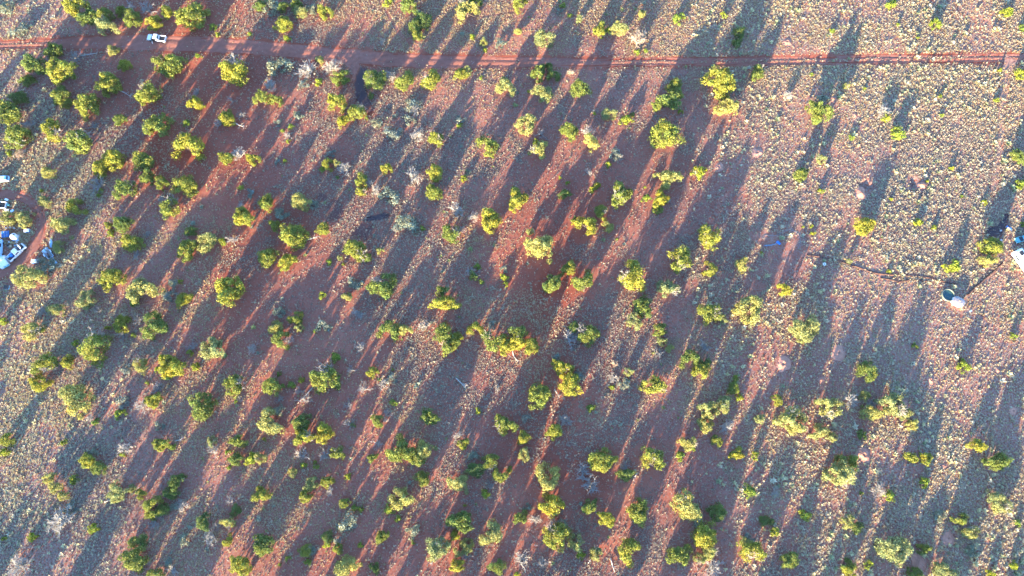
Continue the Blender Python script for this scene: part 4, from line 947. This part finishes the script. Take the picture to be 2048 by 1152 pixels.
MB().tube((1.2, -0.5, 0.55), (2.4, 0, 0.5), 0.05, 0.05).tube((1.2, 0.5, 0.55), (2.4, 0, 0.5), 0.05, 0.05).build('drawbar', M['bluepale'], t)
for s in (-1, 1): wheel(t, -0.5, s * 1.0, 0.34, 0.34, 0.2); MB().box(-0.95, -0.05, s * 1.0 - 0.13, s * 1.0 + 0.13, 0.72, 0.76).build('mudguard', M['offwhite'], t)
r = np.random.default_rng(3)
for i in range(6):
    a, b = r.uniform(-1.7, 0.8), r.uniform(-0.5, 0.5); l, w_, h = r.uniform(0.2, 0.5, 3)
    MB().box(a - l, a + l, b - w_ * .6, b + w_ * .6, 0.58, 0.62 + h, 0.04).build('scrap_box', M[('bluepale', 'blue', 'steel', 'black', 'offwhite', 'rust')[i]], t, 0.02)
MB().box(1.9, 3.3, -0.35, 0.35, 0.0, 0.28, 0.05).build('tool_tray', M['bluepale'], t, 0.02)

# ------------------------------------------------------------------ east side: stock tank, shed, tarp, tyre, hose
t = empty('stock_tank', spot(1897, 590, 0.6)); tag(t, 'round open grey stock tank with dark water beside the white shed', 'tank')
MB().lathe([(1.62, 0), (1.62, 0.28), (1.66, 0.31), (1.62, 0.34), (1.62, 0.62), (1.68, 0.65), (1.68, 0.72), (1.55, 0.72), (1.55, 0.1), (0.0001, 0.1)], 32).build('tank_wall', M['tank'], t)
MB().lathe([(1.54, 0.3), (1.54, 0.38)], 32).build('water', M['water'], t)
t = empty('shed', spot(1917, 603, 0.9), R(-28)); t.scale = (0.86, 0.86, 0.8); tag(t, 'small white eight-sided shed with a grey roof beside the round tank', 'shed')
o8 = [(1.75, 0.75), (0.95, 1.35), (-0.95, 1.35), (-1.75, 0.75), (-1.75, -0.75), (-0.95, -1.35), (0.95, -1.35), (1.75, -0.75)]
b8 = MB(); b8.add([(x, y, 0) for x, y in o8] + [(x * .98, y * .98, 1.35) for x, y in o8], [tuple(range(7, -1, -1)), tuple(range(8, 16))] + [(i, (i + 1) % 8, 8 + (i + 1) % 8, 8 + i) for i in range(8)]); b8.build('wall', M['white'], t)
ro = MB(); ro.add([(x * 1.02, y * 1.02, 1.352) for x, y in o8] + [(x * .55, y * .45, 1.75) for x, y in o8], [tuple(range(7, -1, -1)), tuple(range(8, 16))] + [(i, (i + 1) % 8, 8 + (i + 1) % 8, 8 + i) for i in range(8)]); rf = ro.build('roof', M['pipe'], t)
MB().box(-0.3, 0.35, -0.2, 0.25, 1.75, 1.85).build('roof_vent', M['wood'], rf, 0.02)
MB().box(-0.4, 0.4, -1.38, -1.33, 0.05, 1.2).build('door', M['offwhite'], t)
def draped(name, pts_, wid, m, label, cat, seed, h=0.12):
    """a crumpled strip laid along pixel points"""
    r = np.random.default_rng(seed); a = polyline_px(smooth_line([(p[0], p[1], 0) for p in pts_]), 1.0); c = np.array([at(p[0], p[1]) for p in a]); n = len(c)
    tt = np.gradient(c, axis=0); tt /= np.maximum(1e-6, np.linalg.norm(tt, axis=1, keepdims=True)); nn = np.stack([-tt[:, 1], tt[:, 0]], 1); k = 7; V = np.zeros((n, k, 3))
    zz = relief(c[:, 0], c[:, 1])
    for j in range(k):
        u = -0.5 + j / (k - 1); V[:, j, :2] = c + nn * (wid * u * (1 + 0.35 * r.normal(size=n)))[:, None]; V[:, j, 2] = zz + 0.04 + h * r.random(n) * (1 - abs(2 * u)) + 0.05
    i = np.arange(n * k).reshape(n, k); f = np.stack([i[:-1, :-1], i[1:, :-1], i[1:, 1:], i[:-1, 1:]], -1).reshape(-1, 4)
    o = link(name, np_mesh(name, V.reshape(-1, 3), f), None, M[m]); so = o.modifiers.new('thick', 'SOLIDIFY'); so.thickness = 0.02
    return tag(o, label, cat)
draped('tarp', [(1553, 483), (1557, 485), (1561, 488)], 0.7, 'blue', 'bright blue crumpled tarp beside the ring ditch', 'tarp', 1, 0.5)
draped('plastic_sheet', [(1528, 491), (1536, 491), (1544, 490), (1552, 487)], 0.32, 'sheet', 'faded blue plastic strip trailing from the blue tarp', 'plastic sheet', 2, 0.25)
draped('tarp', [(2012, 453), (2017, 457), (2022, 458)], 0.7, 'blue', 'small blue tarp on the path above the white caravan', 'tarp', 4, 0.4)
def hose(pts_, r0, m, label):
    a = polyline_px(smooth_line([(p[0], p[1], 0) for p in pts_], 3), 2.0); c = [(*at(p[0], p[1]), 0.0) for p in a]; mb = MB()
    for p, q in zip(c[:-1], c[1:]):
        zp, zq = float(relief(np.array([p[0]]), np.array([p[1]]))[0]), float(relief(np.array([q[0]]), np.array([q[1]]))[0]); mb.tube((p[0], p[1], zp + r0), (q[0], q[1], zq + r0), r0, r0, 6)
    tag(mb.build('hose', M[m], None), label, 'hose')
hose([(1522, 478), (1530, 469), (1545, 472), (1558, 470), (1568, 461), (1580, 459), (1592, 463), (1600, 473), (1601, 485), (1596, 498)], 0.06, 'pipe', 'grey plastic hose curled in a wide ring above the blue tarp')
t = empty('tyre', spot(1649, 528, 0.2)); tag(t, 'white-painted tyre lying flat below the trench', 'tyre')
tv, tf = [], []; n, k = 26, 10
for i in range(n):
    a = 2 * math.pi * i / n
    for j in range(k):
        b = 2 * math.pi * j / k; rr = 0.31 + 0.14 * math.cos(b); tv.append((rr * math.cos(a), rr * math.sin(a), 0.15 + 0.13 * math.sin(b)))
tf = [(i * k + j, ((i + 1) % n) * k + j, ((i + 1) % n) * k + (j + 1) % k, i * k + (j + 1) % k) for i in range(n) for j in range(k)]
mb = MB(); mb.add(tv, tf); mb.build('tyre_ring', M['plastic'], t, smooth=True)
MB().lathe([(0.19, 0.03), (0.19, 0.04)], 16).build('dark_centre', M['black'], t)

HAZE = 1.7e-5
# ------------------------------------------------------------------ thin haze volume added to lift the shade like a lens veil
hb = MB(); hb.box(-6300, 6300, -6300, 9300, -2.5, CAM_H + 4)
hz, nt, bs = new_mat('haze'); nt.nodes.remove(bs)
pv = nt.nodes.new('ShaderNodeVolumePrincipled'); pv.inputs['Color'].default_value = (0.80, 0.82, 1.0, 1); pv.inputs['Density'].default_value = HAZE
pv.inputs['Anisotropy'].default_value = 0.0
nt.links.new(pv.outputs[0], nt.nodes['Material Output'].inputs['Volume'])
tag(hb.build('haze', hz, None), 'thin pale haze volume added as a lens-like veil', 'haze', kind='stuff')
